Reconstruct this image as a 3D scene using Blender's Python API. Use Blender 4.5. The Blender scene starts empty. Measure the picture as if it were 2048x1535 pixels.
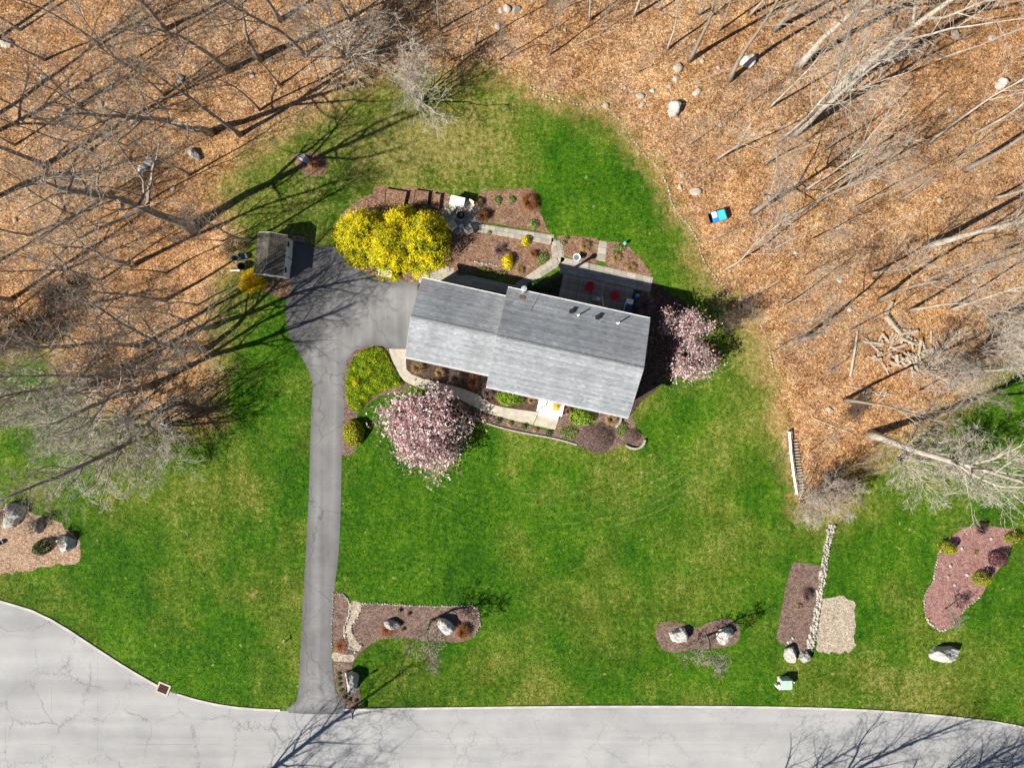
import bpy, bmesh, math, random
import numpy as np
from mathutils import Vector, Matrix, noise as mnoise
R = math.radians
scene = bpy.context.scene
col = scene.collection
# ------------------------------------------------------------------ camera, sky, sun
F = 1422.0; S = 21.0; H = F / S            # pixels of the 2048 px photograph; 21 px per metre on the ground
CX, CY = 1024.0, 767.5
cam = bpy.data.cameras.new('camera'); cam_o = bpy.data.objects.new('camera', cam); col.objects.link(cam_o)
cam_o.location = (0, 0, H); cam_o.rotation_euler = (0, 0, 0)
cam.sensor_fit = 'HORIZONTAL'; cam.angle = 2 * math.atan(1024.0 / F); cam.clip_end = 2000; cam.clip_start = 1
scene.camera = cam_o
SUN_EL = R(42.0); SH_DIR = R(31.0)         # shadows fall towards +x +y, 31 degrees above +x
w = bpy.data.worlds.new('World'); scene.world = w; w.use_nodes = True
wn = w.node_tree.nodes; wl = w.node_tree.links
sky = wn.new('ShaderNodeTexSky'); sky.sky_type = 'NISHITA'; sky.sun_disc = False
sky.sun_elevation = SUN_EL
sky.dust_density = 0.2; sky.air_density = 0.8; sky.ozone_density = 2.0; sky.altitude = 200
sun_dir = Vector((-math.cos(SH_DIR) * math.cos(SUN_EL), -math.sin(SH_DIR) * math.cos(SUN_EL), math.sin(SUN_EL)))
sky.sun_rotation = math.atan2(sun_dir.x, sun_dir.y)
wl.new(sky.outputs[0], wn['Background'].inputs[0]); wn['Background'].inputs[1].default_value = 0.05
sl = bpy.data.lights.new('sun', 'SUN'); sl.energy = 5.0; sl.angle = R(0.5); sl.color = (1.0, 0.95, 0.87)
so = bpy.data.objects.new('sun', sl); col.objects.link(so); so.location = (-60, -40, 90)
so.rotation_euler = sun_dir.to_track_quat('Z', 'Y').to_euler()
scene.view_settings.view_transform = 'Standard'; scene.view_settings.look = 'None'
scene.view_settings.gamma = 1; scene.view_settings.use_curve_mapping = False
scene.view_settings.exposure = 0.95
scene.render.engine = 'CYCLES'

# ------------------------------------------------------------------ helpers
def W(px, py, z=0.0):
    k = (H - z) / F
    return Vector(((px - CX) * k, -(py - CY) * k, z))
def tag(o, label=None, cat=None, group=None, kind=None):
    if label: o['label'] = label
    if cat: o['category'] = cat
    if group: o['group'] = group
    if kind: o['kind'] = kind
    return o
ROOT = {}
def empty(name, loc, label, cat, group=None, rz=0):
    o = bpy.data.objects.new(name, None); col.objects.link(o); o.location = loc; o.rotation_euler = (0, 0, rz)
    o.empty_display_size = 0.2
    tag(o, label, cat, group)
    return o
def link(name, me, parent=None, loc=(0, 0, 0), rz=0, sc=None):
    o = bpy.data.objects.new(name, me); col.objects.link(o)
    o.location = loc; o.rotation_euler = (0, 0, rz)
    if sc: o.scale = sc
    if parent: o.parent = parent
    return o
def copy_tree(o, parent=None):
    c = o.copy(); col.objects.link(c); c.parent = parent
    for ch in list(o.children): copy_tree(ch, c)
    return c
class MB:
    """collects faces, builds ONE mesh object"""
    def __init__(s): s.v = []; s.f = []; s.r = []
    def add(s, vs, fs, r=None):
        b = len(s.v); s.v += [tuple(v) for v in vs]
        s.f += [tuple(i + b for i in f) for f in fs]
        s.r += [random.random() if r is None else r] * len(fs); return s
    def box(s, c, d, rz=0, r=None, tilt=None):
        x, y, z = d[0] / 2, d[1] / 2, d[2] / 2
        m = Matrix.Rotation(rz, 3, 'Z')
        if tilt: m = m @ Matrix.Rotation(tilt[1], 3, tilt[0])
        vs = [m @ Vector(p) + Vector(c) for p in ((-x,-y,-z),(x,-y,-z),(x,y,-z),(-x,y,-z),(-x,-y,z),(x,-y,z),(x,y,z),(-x,y,z))]
        return s.add(vs, ((3,2,1,0),(4,5,6,7),(0,1,5,4),(1,2,6,5),(2,3,7,6),(3,0,4,7)), r)
    def prism(s, poly, z0, z1, r=None):
        n = len(poly)
        vs = [(p[0], p[1], z0) for p in poly] + [(p[0], p[1], z1) for p in poly]
        fs = [tuple(range(n, 2 * n)), tuple(reversed(range(n)))] + [(i, (i + 1) % n, n + (i + 1) % n, n + i) for i in range(n)]
        return s.add(vs, fs, r)
    def tube(s, pts, rads, n=8, cap=True, r=None):
        vs, fs = tube_geo([Vector(p) for p in pts], rads, n, cap)
        return s.add(vs, fs, r)
    def lathe(s, prof, n=18):
        vs = [(r_ * math.cos(2 * math.pi * k / n), r_ * math.sin(2 * math.pi * k / n), z_) for r_, z_ in prof for k in range(n)]
        fs = [(i * n + k, i * n + (k + 1) % n, (i + 1) * n + (k + 1) % n, (i + 1) * n + k) for i in range(len(prof) - 1) for k in range(n)]
        return s.add(vs, fs + [tuple(reversed(range(n))), tuple(range((len(prof) - 1) * n, len(prof) * n))])
    def mesh(s, name, mat, smooth=False):
        me = bpy.data.meshes.new(name); me.from_pydata(s.v, [], s.f)
        a = me.attributes.new('rnd', 'FLOAT', 'FACE'); a.data.foreach_set('value', s.r)
        if mat: me.materials.append(mat)
        if smooth: me.polygons.foreach_set('use_smooth', [True] * len(me.polygons))
        me.update(); return me
    def build(s, name, mat, parent=None, loc=(0, 0, 0), rz=0, smooth=False):
        return link(name, s.mesh(name, mat, smooth), parent, loc, rz)
def tube_geo(pts, rads, n, cap=True):
    vs = []; fs = []
    up = Vector((0.13, 0.31, 0.94))
    k = len(pts)
    for i in range(k):
        d = (pts[min(i + 1, k - 1)] - pts[max(i - 1, 0)])
        if d.length < 1e-9: d = Vector((0, 0, 1))
        d.normalize()
        a = d.cross(up)
        if a.length < 0.05: a = d.cross(Vector((1, 0, 0)))
        a.normalize(); b = d.cross(a)
        for j in range(n):
            t = 2 * math.pi * j / n
            vs.append(pts[i] + a * (math.cos(t) * rads[i]) + b * (math.sin(t) * rads[i]))
    for i in range(k - 1):
        for j in range(n):
            fs.append((i * n + j, i * n + (j + 1) % n, (i + 1) * n + (j + 1) % n, (i + 1) * n + j))
    if cap:
        fs.append(tuple(reversed(range(n)))); fs.append(tuple(range((k - 1) * n, k * n)))
    return vs, fs
def smooth_px(pts, closed=True, step=3):
    out = []; n = len(pts)
    rng = range(n if closed else n - 1)
    for i in rng:
        p = [pts[(i + k) % n] if closed else pts[max(0, min(n - 1, i + k))] for k in (-1, 0, 1, 2)]
        for q in range(step):
            t = q / step
            out.append(tuple(0.5 * ((2 * p[1][a]) + (-p[0][a] + p[2][a]) * t + (2 * p[0][a] - 5 * p[1][a] + 4 * p[2][a] - p[3][a]) * t * t + (-p[0][a] + 3 * p[1][a] - 3 * p[2][a] + p[3][a]) * t ** 3) for a in (0, 1)))
    if not closed: out.append(tuple(pts[-1]))
    return out
def along(pts, step):
    """points each `step` along an open polyline, with direction"""
    out = []; acc = 0.0
    for a, b in zip(pts[:-1], pts[1:]):
        L = math.hypot(b[0] - a[0], b[1] - a[1])
        while acc < L:
            t = acc / L
            out.append((a[0] + (b[0] - a[0]) * t, a[1] + (b[1] - a[1]) * t, math.atan2(b[1] - a[1], b[0] - a[0]))); acc += step
        acc -= L
    return out
def sheet(name, poly, z, mat, label=None, jit=0.08, smooth=True, cat=None):
    pts = smooth_px(poly) if smooth else poly
    fine = []
    n = len(pts)
    for i in range(n):
        a, b = pts[i], pts[(i + 1) % n]
        m = max(1, int(math.hypot(b[0] - a[0], b[1] - a[1]) / 6))
        for q in range(m):
            fine.append((a[0] + (b[0] - a[0]) * q / m, a[1] + (b[1] - a[1]) * q / m))
    vs = []
    for p in fine:
        v = W(*p); v.z = z
        if jit:
            nv = mnoise.noise_vector(Vector((v.x * 1.7, v.y * 1.7, z * 50)))
            v.x += nv.x * jit; v.y += nv.y * jit
        vs.append(v)
    me = bpy.data.meshes.new(name); me.from_pydata(vs, [], [tuple(range(len(vs)))]); me.materials.append(mat)
    me.update()
    if me.polygons[0].normal.z < 0: me.flip_normals()
    o = link(name, me); tag(o, label, cat, None, 'structure')
    return o
def in_poly(P, poly):
    x, y = P[:, 0], P[:, 1]; inside = np.zeros(len(P), bool); n = len(poly)
    for i in range(n):
        x1, y1 = poly[i]; x2, y2 = poly[(i + 1) % n]
        c = ((y1 > y) != (y2 > y)) & (x < (x2 - x1) * (y - y1) / ((y2 - y1) or 1e-9) + x1)
        inside ^= c
    return inside
def dist_poly(P, poly):
    d = np.full(len(P), 1e9); n = len(poly)
    for i in range(n):
        a = np.array(poly[i]); b = np.array(poly[(i + 1) % n]); ab = b - a
        t = np.clip(((P - a) @ ab) / max(1e-9, ab @ ab), 0, 1)
        d = np.minimum(d, np.hypot(*(P - (a + t[:, None] * ab)).T))
    return d

# ------------------------------------------------------------------ materials
class NT:
    def __init__(s, name, rough=0.8, spec=0.2):
        s.m = bpy.data.materials.new(name); s.m.use_nodes = True
        s.n = s.m.node_tree.nodes; s.l = s.m.node_tree.links; s.b = s.n['Principled BSDF']
        s.b.inputs['Roughness'].default_value = rough; s.b.inputs['Specular IOR Level'].default_value = spec
    def N(s, t, **kw):
        n = s.n.new(t)
        for k, v in kw.items():
            if k in n.inputs.keys(): n.inputs[k].default_value = v
            else: setattr(n, k, v)
        return n
    def link(s, a, b): s.l.new(a, b)
    def pos(s):
        if not hasattr(s, '_p'): s._p = s.N('ShaderNodeNewGeometry').outputs['Position']
        return s._p
    def obj(s):
        return s.N('ShaderNodeTexCoord').outputs['Object']
    def noise(s, scale, detail=3, vec=None, rough=0.55, dist=0.0):
        n = s.N('ShaderNodeTexNoise'); n.inputs['Scale'].default_value = scale; n.inputs['Detail'].default_value = detail
        n.inputs['Roughness'].default_value = rough; n.inputs['Distortion'].default_value = dist
        s.link(vec if vec is not None else s.pos(), n.inputs['Vector']); return n.outputs['Fac']
    def voro(s, scale, feature='F1', vec=None, out=None, rand=1.0):
        n = s.N('ShaderNodeTexVoronoi', feature=feature); n.inputs['Scale'].default_value = scale; n.inputs['Randomness'].default_value = rand
        s.link(vec if vec is not None else s.pos(), n.inputs['Vector'])
        return n.outputs[out or ('Distance' if feature != 'F1' else 'Color')]
    def ramp(s, fac, stops, interp='LINEAR'):
        n = s.N('ShaderNodeValToRGB'); n.color_ramp.interpolation = interp
        e = n.color_ramp.elements
        while len(e) < len(stops): e.new(0.5)
        for el, (p, c) in zip(e, stops):
            el.position = p; el.color = (c[0], c[1], c[2], 1) if not isinstance(c, (int, float)) else (c, c, c, 1)
        s.link(fac, n.inputs['Fac']); return n.outputs['Color']
    def mix(s, fac, a, b, blend='MIX'):
        n = s.N('ShaderNodeMix', data_type='RGBA', blend_type=blend)
        for k, v in (('Factor', fac), ('A', a), ('B', b)):
            i = n.inputs[0] if k == 'Factor' else (n.inputs[6] if k == 'A' else n.inputs[7])
            if isinstance(v, (int, float)): i.default_value = v
            elif isinstance(v, tuple): i.default_value = (*v, 1)
            else: s.link(v, i)
        return n.outputs[2]
    def math(s, op, a, b=0.0, clamp=False, c=None):
        n = s.N('ShaderNodeMath', operation=op); n.use_clamp = clamp
        for i, v in enumerate((a, b) if c is None else (a, b, c)):
            if isinstance(v, (int, float)): n.inputs[i].default_value = v
            else: s.link(v, n.inputs[i])
        return n.outputs[0]
    def attr(s, name):
        return s.N('ShaderNodeAttribute', attribute_name=name).outputs['Fac']
    def orand(s): return s.N('ShaderNodeObjectInfo').outputs['Random']
    def scalevec(s, vec, sc):
        n = s.N('ShaderNodeMapping'); n.inputs['Scale'].default_value = sc
        s.link(vec, n.inputs['Vector']); return n.outputs[0]
    def warp(s, amount, scale, vec=None):
        v = vec if vec is not None else s.pos()
        n = s.N('ShaderNodeTexNoise'); n.inputs['Scale'].default_value = scale; n.inputs['Detail'].default_value = 2
        s.link(v, n.inputs['Vector'])
        m = s.N('ShaderNodeVectorMath', operation='MULTIPLY_ADD'); s.link(n.outputs['Color'], m.inputs[0])
        m.inputs[1].default_value = (amount,) * 3; s.link(v, m.inputs[2]); return m.outputs[0]
    def bump(s, h, strength=0.5, dist=0.05):
        n = s.N('ShaderNodeBump'); n.inputs['Strength'].default_value = strength; n.inputs['Distance'].default_value = dist
        s.link(h, n.inputs['Height']); s.link(n.outputs[0], s.b.inputs['Normal'])
    def color(s, c):
        s.link(c, s.b.inputs['Base Color']); return s
def plain(name, c, rough=0.7, var=0.25, scale=6.0, spec=0.25, metal=0.0, bump=0.0, per_obj=0.0):
    t = NT(name, rough, spec); t.b.inputs['Metallic'].default_value = metal
    f = t.noise(scale, 4, t.obj())
    lo = tuple(x * (1 - var) for x in c); hi = tuple(min(1, x * (1 + var)) for x in c)
    cc = t.ramp(f, [(0.3, lo), (0.7, hi)])
    if per_obj:
        cc = t.mix(1.0, cc, t.ramp(t.orand(), [(0, 1 - per_obj), (1, 1.0)]), 'MULTIPLY')
    t.color(cc)
    if bump: t.bump(f, bump, 0.03)
    return t.m
def leafmat(name, stops, rough=0.6, trans=0.25, spec=0.2):
    t = NT(name, rough, spec)
    c = t.ramp(t.attr('rnd'), stops); t.color(c)
    if trans:
        tr = t.N('ShaderNodeBsdfTranslucent'); t.link(c, tr.inputs[0])
        mx = t.N('ShaderNodeMixShader'); mx.inputs[0].default_value = trans
        out = t.n['Material Output']; t.link(t.b.outputs[0], mx.inputs[1]); t.link(tr.outputs[0], mx.inputs[2]); t.link(mx.outputs[0], out.inputs[0])
    return t.m

def litter(t):
    """dead oak and beech leaves: colour and height sockets"""
    p = t.warp(0.25, 3.0)
    v1 = t.N('ShaderNodeTexVoronoi'); v1.inputs['Scale'].default_value = 7.5; t.link(p, v1.inputs['Vector'])
    v2 = t.N('ShaderNodeTexVoronoi'); v2.inputs['Scale'].default_value = 17.0; t.link(p, v2.inputs['Vector'])
    sep = t.N('ShaderNodeSeparateColor'); t.link(v1.outputs['Color'], sep.inputs[0])
    sep2 = t.N('ShaderNodeSeparateColor'); t.link(v2.outputs['Color'], sep2.inputs[0])
    stops = [(0.0, (0.035, 0.015, 0.006)), (0.24, (0.165, 0.077, 0.031)), (0.5, (0.37, 0.196, 0.086)), (0.76, (0.55, 0.338, 0.165)), (1.0, (0.76, 0.58, 0.38))]
    f = t.math('ADD', t.math('MULTIPLY', sep.outputs[0], 0.5), t.math('MULTIPLY', sep2.outputs[1], 0.5))
    big = t.noise(0.11, 4, rough=0.6); mid = t.noise(0.7, 4, rough=0.65)
    f = t.math('ADD', f, t.math('MULTIPLY', t.math('SUBTRACT', big, 0.5), 0.55))
    f = t.math('ADD', f, t.math('MULTIPLY', t.math('SUBTRACT', mid, 0.5), 0.85))
    c = t.ramp(f, stops)
    # patches that lean redder, and patches of bare dark soil and moss
    red = t.ramp(t.noise(0.05, 3), [(0.42, 0.0), (0.62, 1.0)])
    c = t.mix(t.math('MULTIPLY', red, 0.40), c, (0.98, 0.80, 0.64), 'MULTIPLY')
    soil = t.ramp(t.noise(0.33, 5, rough=0.7), [(0.60, 0.0), (0.74, 1.0)])
    c = t.mix(t.math('MULTIPLY', soil, 0.7), c, (0.10, 0.052, 0.026))
    grey = t.ramp(t.noise(0.19, 5, t.warp(1.5, 0.4), rough=0.7), [(0.46, 0.0), (0.64, 1.0)])
    c = t.mix(t.math('MULTIPLY', grey, 0.38), c, t.ramp(f, [(0.1, (0.07, 0.05, 0.038)), (0.5, (0.21, 0.155, 0.115)), (0.95, (0.45, 0.37, 0.29))]))
    gold = t.ramp(t.noise(0.08, 4, t.warp(1.0, 0.3), rough=0.6), [(0.50, 0.0), (0.66, 1.0)])
    c = t.mix(t.math('MULTIPLY', gold, 0.5), c, (1.18, 1.12, 0.92), 'MULTIPLY')
    h = t.math('ADD', v1.outputs['Distance'], v2.outputs['Distance'])
    return c, h
def m_ground():
    t = NT('leaf_litter', 0.9, 0.1); c, h = litter(t); t.color(c); t.bump(h, 0.7, 0.10); return t.m
def m_lawn():
    t = NT('lawn_grass', 0.9, 0.12)
    lc, lh = litter(t)
    wp = t.warp(1.2, 0.35)
    n_big = t.noise(0.07, 4, wp, rough=0.6); n_mid = t.noise(0.45, 5, wp, rough=0.7); n_g = t.noise(2.3, 4, rough=0.75); n_f = t.noise(6.0, 4, rough=0.75); n_ff = t.noise(15.0, 2)
    hue = t.noise(0.13, 4, t.warp(2.0, 0.2), rough=0.6)
    def band(x, k): return t.math('MULTIPLY', t.math('SUBTRACT', x, 0.5), k)
    mow = t.noise(1.6, 3, t.scalevec(t.warp(0.5, 0.3), (1.0, 0.16, 1)), rough=0.6)
    f = t.math('ADD', 0.635, band(n_g, 1.05))
    for x, k in ((n_f, 0.95), (n_ff, 0.45), (n_mid, 0.55), (n_big, 0.45), (mow, 0.30)): f = t.math('ADD', f, band(x, k))
    deep = t.ramp(f, [(0.18, (0.002, 0.018, 0.0005)), (0.42, (0.012, 0.060, 0.001)), (0.62, (0.036, 0.108, 0.002)), (0.82, (0.088, 0.168, 0.007)), (1.0, (0.20, 0.24, 0.035))])
    olive = t.ramp(f, [(0.18, (0.010, 0.024, 0.001)), (0.38, (0.036, 0.066, 0.003)), (0.56, (0.080, 0.112, 0.009)), (0.74, (0.165, 0.172, 0.028)), (0.92, (0.33, 0.285, 0.095))])
    g = t.mix(t.ramp(t.math('ADD', hue, t.math('MULTIPLY', t.attr('dry'), 0.30)), [(0.46, 0.0), (0.76, 1.0)]), deep, olive)
    dry = t.math('ADD', t.attr('dry'), band(n_mid, 1.1)); dry = t.math('ADD', dry, band(n_g, 1.5)); dry = t.math('ADD', dry, band(n_f, 1.2)); dry = t.math('ADD', dry, band(mow, 0.8))
    straw = t.ramp(t.math('ADD', n_ff, band(n_g, 1.1)), [(0.2, (0.10, 0.085, 0.018)), (0.55, (0.24, 0.20, 0.060)), (0.85, (0.47, 0.39, 0.19))])
    g = t.mix(t.ramp(dry, [(0.52, 0.0), (1.2, 0.78)]), g, straw)
    # thin arcs pressed into the turf by mower wheels
    for px, py, r0, r1, sp in ((1110, 560, 425, 520, 19.0),):
        c_ = W(px, py); v = t.N('ShaderNodeVectorMath', operation='DISTANCE'); t.link(t.warp(0.25, 0.25), v.inputs[0]); v.inputs[1].default_value = (c_.x, c_.y, 0)
        d_ = v.outputs['Value']; m_ = t.math('MODULO', d_, sp / S)
        ln = t.math('LESS_THAN', t.math('ABSOLUTE', t.math('SUBTRACT', m_, sp / S / 2)), 0.075)
        ln = t.math('MULTIPLY', ln, t.math('MULTIPLY', t.math('GREATER_THAN', d_, r0 / S), t.math('LESS_THAN', d_, r1 / S)))
        ln = t.math('MULTIPLY', ln, t.ramp(t.noise(0.10, 3), [(0.45, 0.0), (0.56, 0.36)]))
        g = t.mix(t.math('MULTIPLY', ln, n_g), g, (0.26, 0.30, 0.12))
    # blown-in leaves and dead tufts, few and uneven
    vv = t.N('ShaderNodeTexVoronoi'); vv.inputs['Scale'].default_value = 1.1; t.link(t.warp(0.5, 3.0), vv.inputs['Vector'])
    sp = t.N('ShaderNodeSeparateColor'); t.link(vv.outputs['Color'], sp.inputs[0])
    spot = t.math('MULTIPLY', t.math('LESS_THAN', vv.outputs['Distance'], t.math('MULTIPLY', sp.outputs[0], 0.16)), t.math('GREATER_THAN', t.math('ADD', sp.outputs[1], band(n_big, 1.0)), 0.72))
    g = t.mix(t.math('MULTIPLY', spot, 0.5), g, (0.40, 0.33, 0.16))
    # worn border into the woods
    e = t.math('ADD', t.attr('edge'), band(t.noise(0.45, 6, rough=0.78), 6.5)); e = t.math('ADD', e, band(n_f, 3.0))
    e = t.math('MULTIPLY_ADD', e, 0.30, c=0.42)
    t.color(t.mix(t.ramp(e, [(0.0, 0.0), (1.0, 1.0)]), lc, g))
    t.bump(t.math('ADD', t.math('MULTIPLY', n_g, 1.5), t.math('ADD', n_f, n_ff)), 0.6, 0.16); return t.m
def m_road():
    t = NT('road_asphalt', 0.85, 0.2)
    base = t.ramp(t.math('ADD', t.math('MULTIPLY', t.noise(0.25, 5, rough=0.6), 0.7), t.math('MULTIPLY', t.noise(22, 3), 0.3)), [(0.28, (0.23, 0.23, 0.231)), (0.50, (0.295, 0.292, 0.287)), (0.75, (0.36, 0.354, 0.343))])
    p1 = t.warp(0.9, 0.7); p2 = t.warp(0.25, 2.2, p1)
    big = t.voro(0.23, 'DISTANCE_TO_EDGE', p2, rand=0.75)
    line = t.math('MULTIPLY', t.ramp(big, [(0.002, 1.0), (0.011, 0.0)]), t.ramp(t.noise(0.3, 4), [(0.44, 0.0), (0.58, 1.0)]))
    near = t.ramp(t.math('ADD', big, t.math('MULTIPLY', t.noise(0.22, 4), 0.55)), [(0.25, 1.0), (0.33, 0.0)])
    fine = t.voro(2.3, 'DISTANCE_TO_EDGE', t.scalevec(t.warp(0.6, 1.6), (1.0, 0.7, 1)))
    alli = t.math('MULTIPLY', t.ramp(fine, [(0.02, 1.0), (0.09, 0.0)]), near)
    # the centre joint and thermal cross joints
    g = t.N('ShaderNodeSeparateXYZ'); t.link(t.warp(0.10, 0.9), g.inputs[0])
    seam = t.math('LESS_THAN', t.math('ABSOLUTE', t.math('SUBTRACT', g.outputs[1], -34.25)), 0.025)
    seam = t.math('MULTIPLY', seam, t.ramp(t.noise(0.3, 3), [(0.46, 0.0), (0.58, 0.6)]))
    cross = t.math('LESS_THAN', t.math('ABSOLUTE', t.math('SUBTRACT', t.math('MODULO', t.math('ADD', g.outputs[0], 200.0), 4.4), 2.2)), 0.02)
    cross = t.math('MULTIPLY', cross, t.ramp(t.noise(0.14, 3), [(0.50, 0.0), (0.6, 0.6)]))
    k = t.math('MAXIMUM', t.math('MAXIMUM', line, t.math('MULTIPLY', alli, 0.7)), t.math('MAXIMUM', seam, cross))
    left = t.ramp(t.math('MULTIPLY', g.outputs[0], -0.02), [(0.0, 0.45), (0.5, 1.0)])
    k = t.math('MULTIPLY', k, left)
    lane = t.noise(0.5, 3, t.scalevec(t.warp(0.6, 0.2), (0.05, 1.1, 1)))
    base = t.mix(1.0, base, t.ramp(lane, [(0.35, 0.86), (0.65, 1.06)]), 'MULTIPLY')
    stain = t.ramp(t.noise(0.9, 5, rough=0.75), [(0.60, 0.0), (0.75, 0.35)])
    base = t.mix(stain, base, (0.19, 0.185, 0.18))
    t.color(t.mix(t.math('MULTIPLY', k, 0.85), base, (0.12, 0.12, 0.13)))
    t.bump(t.noise(30, 2), 0.2, 0.01); return t.m
def m_drive():
    t = NT('driveway_asphalt', 0.8, 0.25)
    n = t.math('ADD', t.math('MULTIPLY', t.noise(0.22, 4, rough=0.65), 0.75), t.math('MULTIPLY', t.noise(26, 3), 0.25))
    n = t.math('ADD', n, t.math('MULTIPLY', t.math('SUBTRACT', t.noise(0.5, 3, t.scalevec(t.pos(), (2.4, 0.06, 1))), 0.5), 0.5))
    c = t.ramp(n, [(0.25, (0.092, 0.090, 0.089)), (0.5, (0.158, 0.155, 0.153)), (0.75, (0.235, 0.231, 0.228))])
    edge = t.math('ADD', t.attr('edge'), t.math('MULTIPLY', t.math('SUBTRACT', t.noise(1.0, 3), 0.5), 0.5))
    c = t.mix(t.ramp(edge, [(0.05, 0.6), (0.9, 0.0)]), c, (0.075, 0.073, 0.073))
    # fallen catkins and grit under the trees by the shed
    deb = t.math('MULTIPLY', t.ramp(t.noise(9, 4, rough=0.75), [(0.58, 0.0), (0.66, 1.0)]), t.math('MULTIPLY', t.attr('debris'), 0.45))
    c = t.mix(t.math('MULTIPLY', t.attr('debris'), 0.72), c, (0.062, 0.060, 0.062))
    c = t.mix(deb, c, (0.30, 0.24, 0.19))
    oil = t.ramp(t.noise(0.7, 5, rough=0.75), [(0.60, 0.0), (0.72, 0.4)]); c = t.mix(oil, c, (0.07, 0.068, 0.066))
    crk = t.math('MULTIPLY', t.ramp(t.voro(0.16, 'DISTANCE_TO_EDGE', t.warp(1.2, 0.6)), [(0.001, 1.0), (0.006, 0.0)]), 0.5); c = t.mix(crk, c, (0.04, 0.04, 0.04))
    t.color(c); t.bump(t.noise(40, 2), 0.25, 0.01); return t.m
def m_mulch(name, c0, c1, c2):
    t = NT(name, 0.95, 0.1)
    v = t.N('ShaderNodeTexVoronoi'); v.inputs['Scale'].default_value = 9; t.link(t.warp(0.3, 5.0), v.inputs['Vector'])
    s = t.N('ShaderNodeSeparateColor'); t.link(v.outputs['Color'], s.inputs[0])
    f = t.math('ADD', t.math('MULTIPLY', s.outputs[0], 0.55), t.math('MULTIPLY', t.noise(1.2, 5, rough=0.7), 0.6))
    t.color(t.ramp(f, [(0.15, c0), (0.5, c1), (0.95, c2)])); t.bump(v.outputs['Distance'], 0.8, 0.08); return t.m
def m_bark(name, c0, c1):
    t = NT(name, 0.9, 0.1)
    f = t.noise(3.0, 5, t.scalevec(t.obj(), (2.5, 2.5, 0.5)), rough=0.7)
    c = t.ramp(f, [(0.3, c0), (0.7, c1)])
    c = t.mix(t.ramp(t.noise(1.1, 3, t.obj()), [(0.55, 0.0), (0.7, 0.4)]), c, tuple(min(1, x * 1.5) for x in c1))
    t.color(c); t.bump(f, 0.6, 0.04); return t.m
def m_stone(name, c0, c1, per=0.35, scale=3.0):
    t = NT(name, 0.9, 0.15)
    o = t.obj()
    f = t.math('ADD', t.math('MULTIPLY', t.noise(scale, 6, o, 0.7), 0.8), t.math('MULTIPLY', t.noise(scale * 9, 3, o), 0.25))
    c = t.ramp(f, [(0.3, c0), (0.55, tuple((a + b) / 2 for a, b in zip(c0, c1))), (0.75, c1)])
    lich = t.ramp(t.noise(scale * 1.6, 4, o, 0.7), [(0.60, 0.0), (0.68, 0.35)])
    c = t.mix(lich, c, (0.10, 0.10, 0.085))
    c = t.mix(1.0, c, t.ramp(t.orand(), [(0, 1 - per), (1, 1.0)]), 'MULTIPLY')
    t.color(c); t.bump(f, 0.7, 0.06); return t.m
def m_roof():
    t = NT('asphalt_shingle', 0.9, 0.15)
    o = t.obj()
    c = t.ramp(t.attr('rnd'), [(0.0, (0.150, 0.158, 0.168)), (0.5, (0.240, 0.252, 0.264)), (1.0, (0.36, 0.376, 0.392))])
    # run-off streaks and worn, paler courses (house-fixed)
    st = t.noise(0.55, 5, t.scalevec(o, (1.0, 0.45, 0.45)), 0.65)
    c = t.mix(1.0, c, t.ramp(st, [(0.34, 0.80), (0.66, 1.10)]), 'MULTIPLY')
    c = t.mix(1.0, c, t.ramp(t.noise(40, 2, o), [(0.3, 0.80), (0.7, 1.15)]), 'MULTIPLY')
    wt = t.ramp(t.noise(0.35, 3, o), [(0.5, 0.0), (0.75, 0.15)])
    c = t.mix(wt, c, (0.33, 0.325, 0.31))
    t.color(c); return t.m
M = {}
M['ground'] = m_ground(); M['lawn'] = m_lawn(); M['road'] = m_road(); M['drive'] = m_drive()
M['mulch'] = m_mulch('brown_mulch', (0.055, 0.034, 0.027), (0.135, 0.088, 0.070), (0.27, 0.19, 0.15))
M['mulch_red'] = m_mulch('red_mulch', (0.11, 0.048, 0.042), (0.245, 0.125, 0.108), (0.38, 0.23, 0.20))
M['mulch_dark'] = m_mulch('dark_mulch', (0.02, 0.013, 0.010), (0.06, 0.04, 0.03), (0.14, 0.09, 0.06))  # darker mulch copy; house shade put into the colour of the shaded beds
M['garden'] = m_mulch('garden_soil', (0.06, 0.032, 0.022), (0.17, 0.095, 0.062), (0.34, 0.22, 0.14))
M['gravel'] = m_mulch('pale_gravel', (0.15, 0.118, 0.088), (0.33, 0.27, 0.20), (0.54, 0.46, 0.36))
M['leafbed'] = m_mulch('leaf_mulch', (0.09, 0.055, 0.036), (0.27, 0.17, 0.11), (0.50, 0.36, 0.25))
M['bark'] = m_bark('grey_bark', (0.15, 0.122, 0.095), (0.35, 0.30, 0.245))
M['bark_pale_lit'] = m_bark('pale_lit_bark', (0.24, 0.205, 0.165), (0.50, 0.45, 0.375))  # lighter copy; sunlit look of the eastern trunks put into the bark colour
M['bark_dark'] = m_bark('brown_bark', (0.07, 0.05, 0.04), (0.19, 0.14, 0.11))
M['log'] = m_bark('cut_wood', (0.22, 0.17, 0.12), (0.46, 0.375, 0.285))
M['boulder'] = m_stone('granite_boulder', (0.28, 0.26, 0.235), (0.66, 0.63, 0.575), 0.3, 1.4)
M['rock'] = m_stone('field_stone', (0.30, 0.255, 0.205), (0.62, 0.55, 0.46), 0.4, 2.0)
M['stone_pale'] = m_stone('pale_edging_stone', (0.34, 0.30, 0.26), (0.66, 0.61, 0.54), 0.55, 2.0)
M['flag'] = m_stone('bluestone_flag', (0.30, 0.27, 0.22), (0.46, 0.42, 0.35), 0.32, 1.0)
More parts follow.
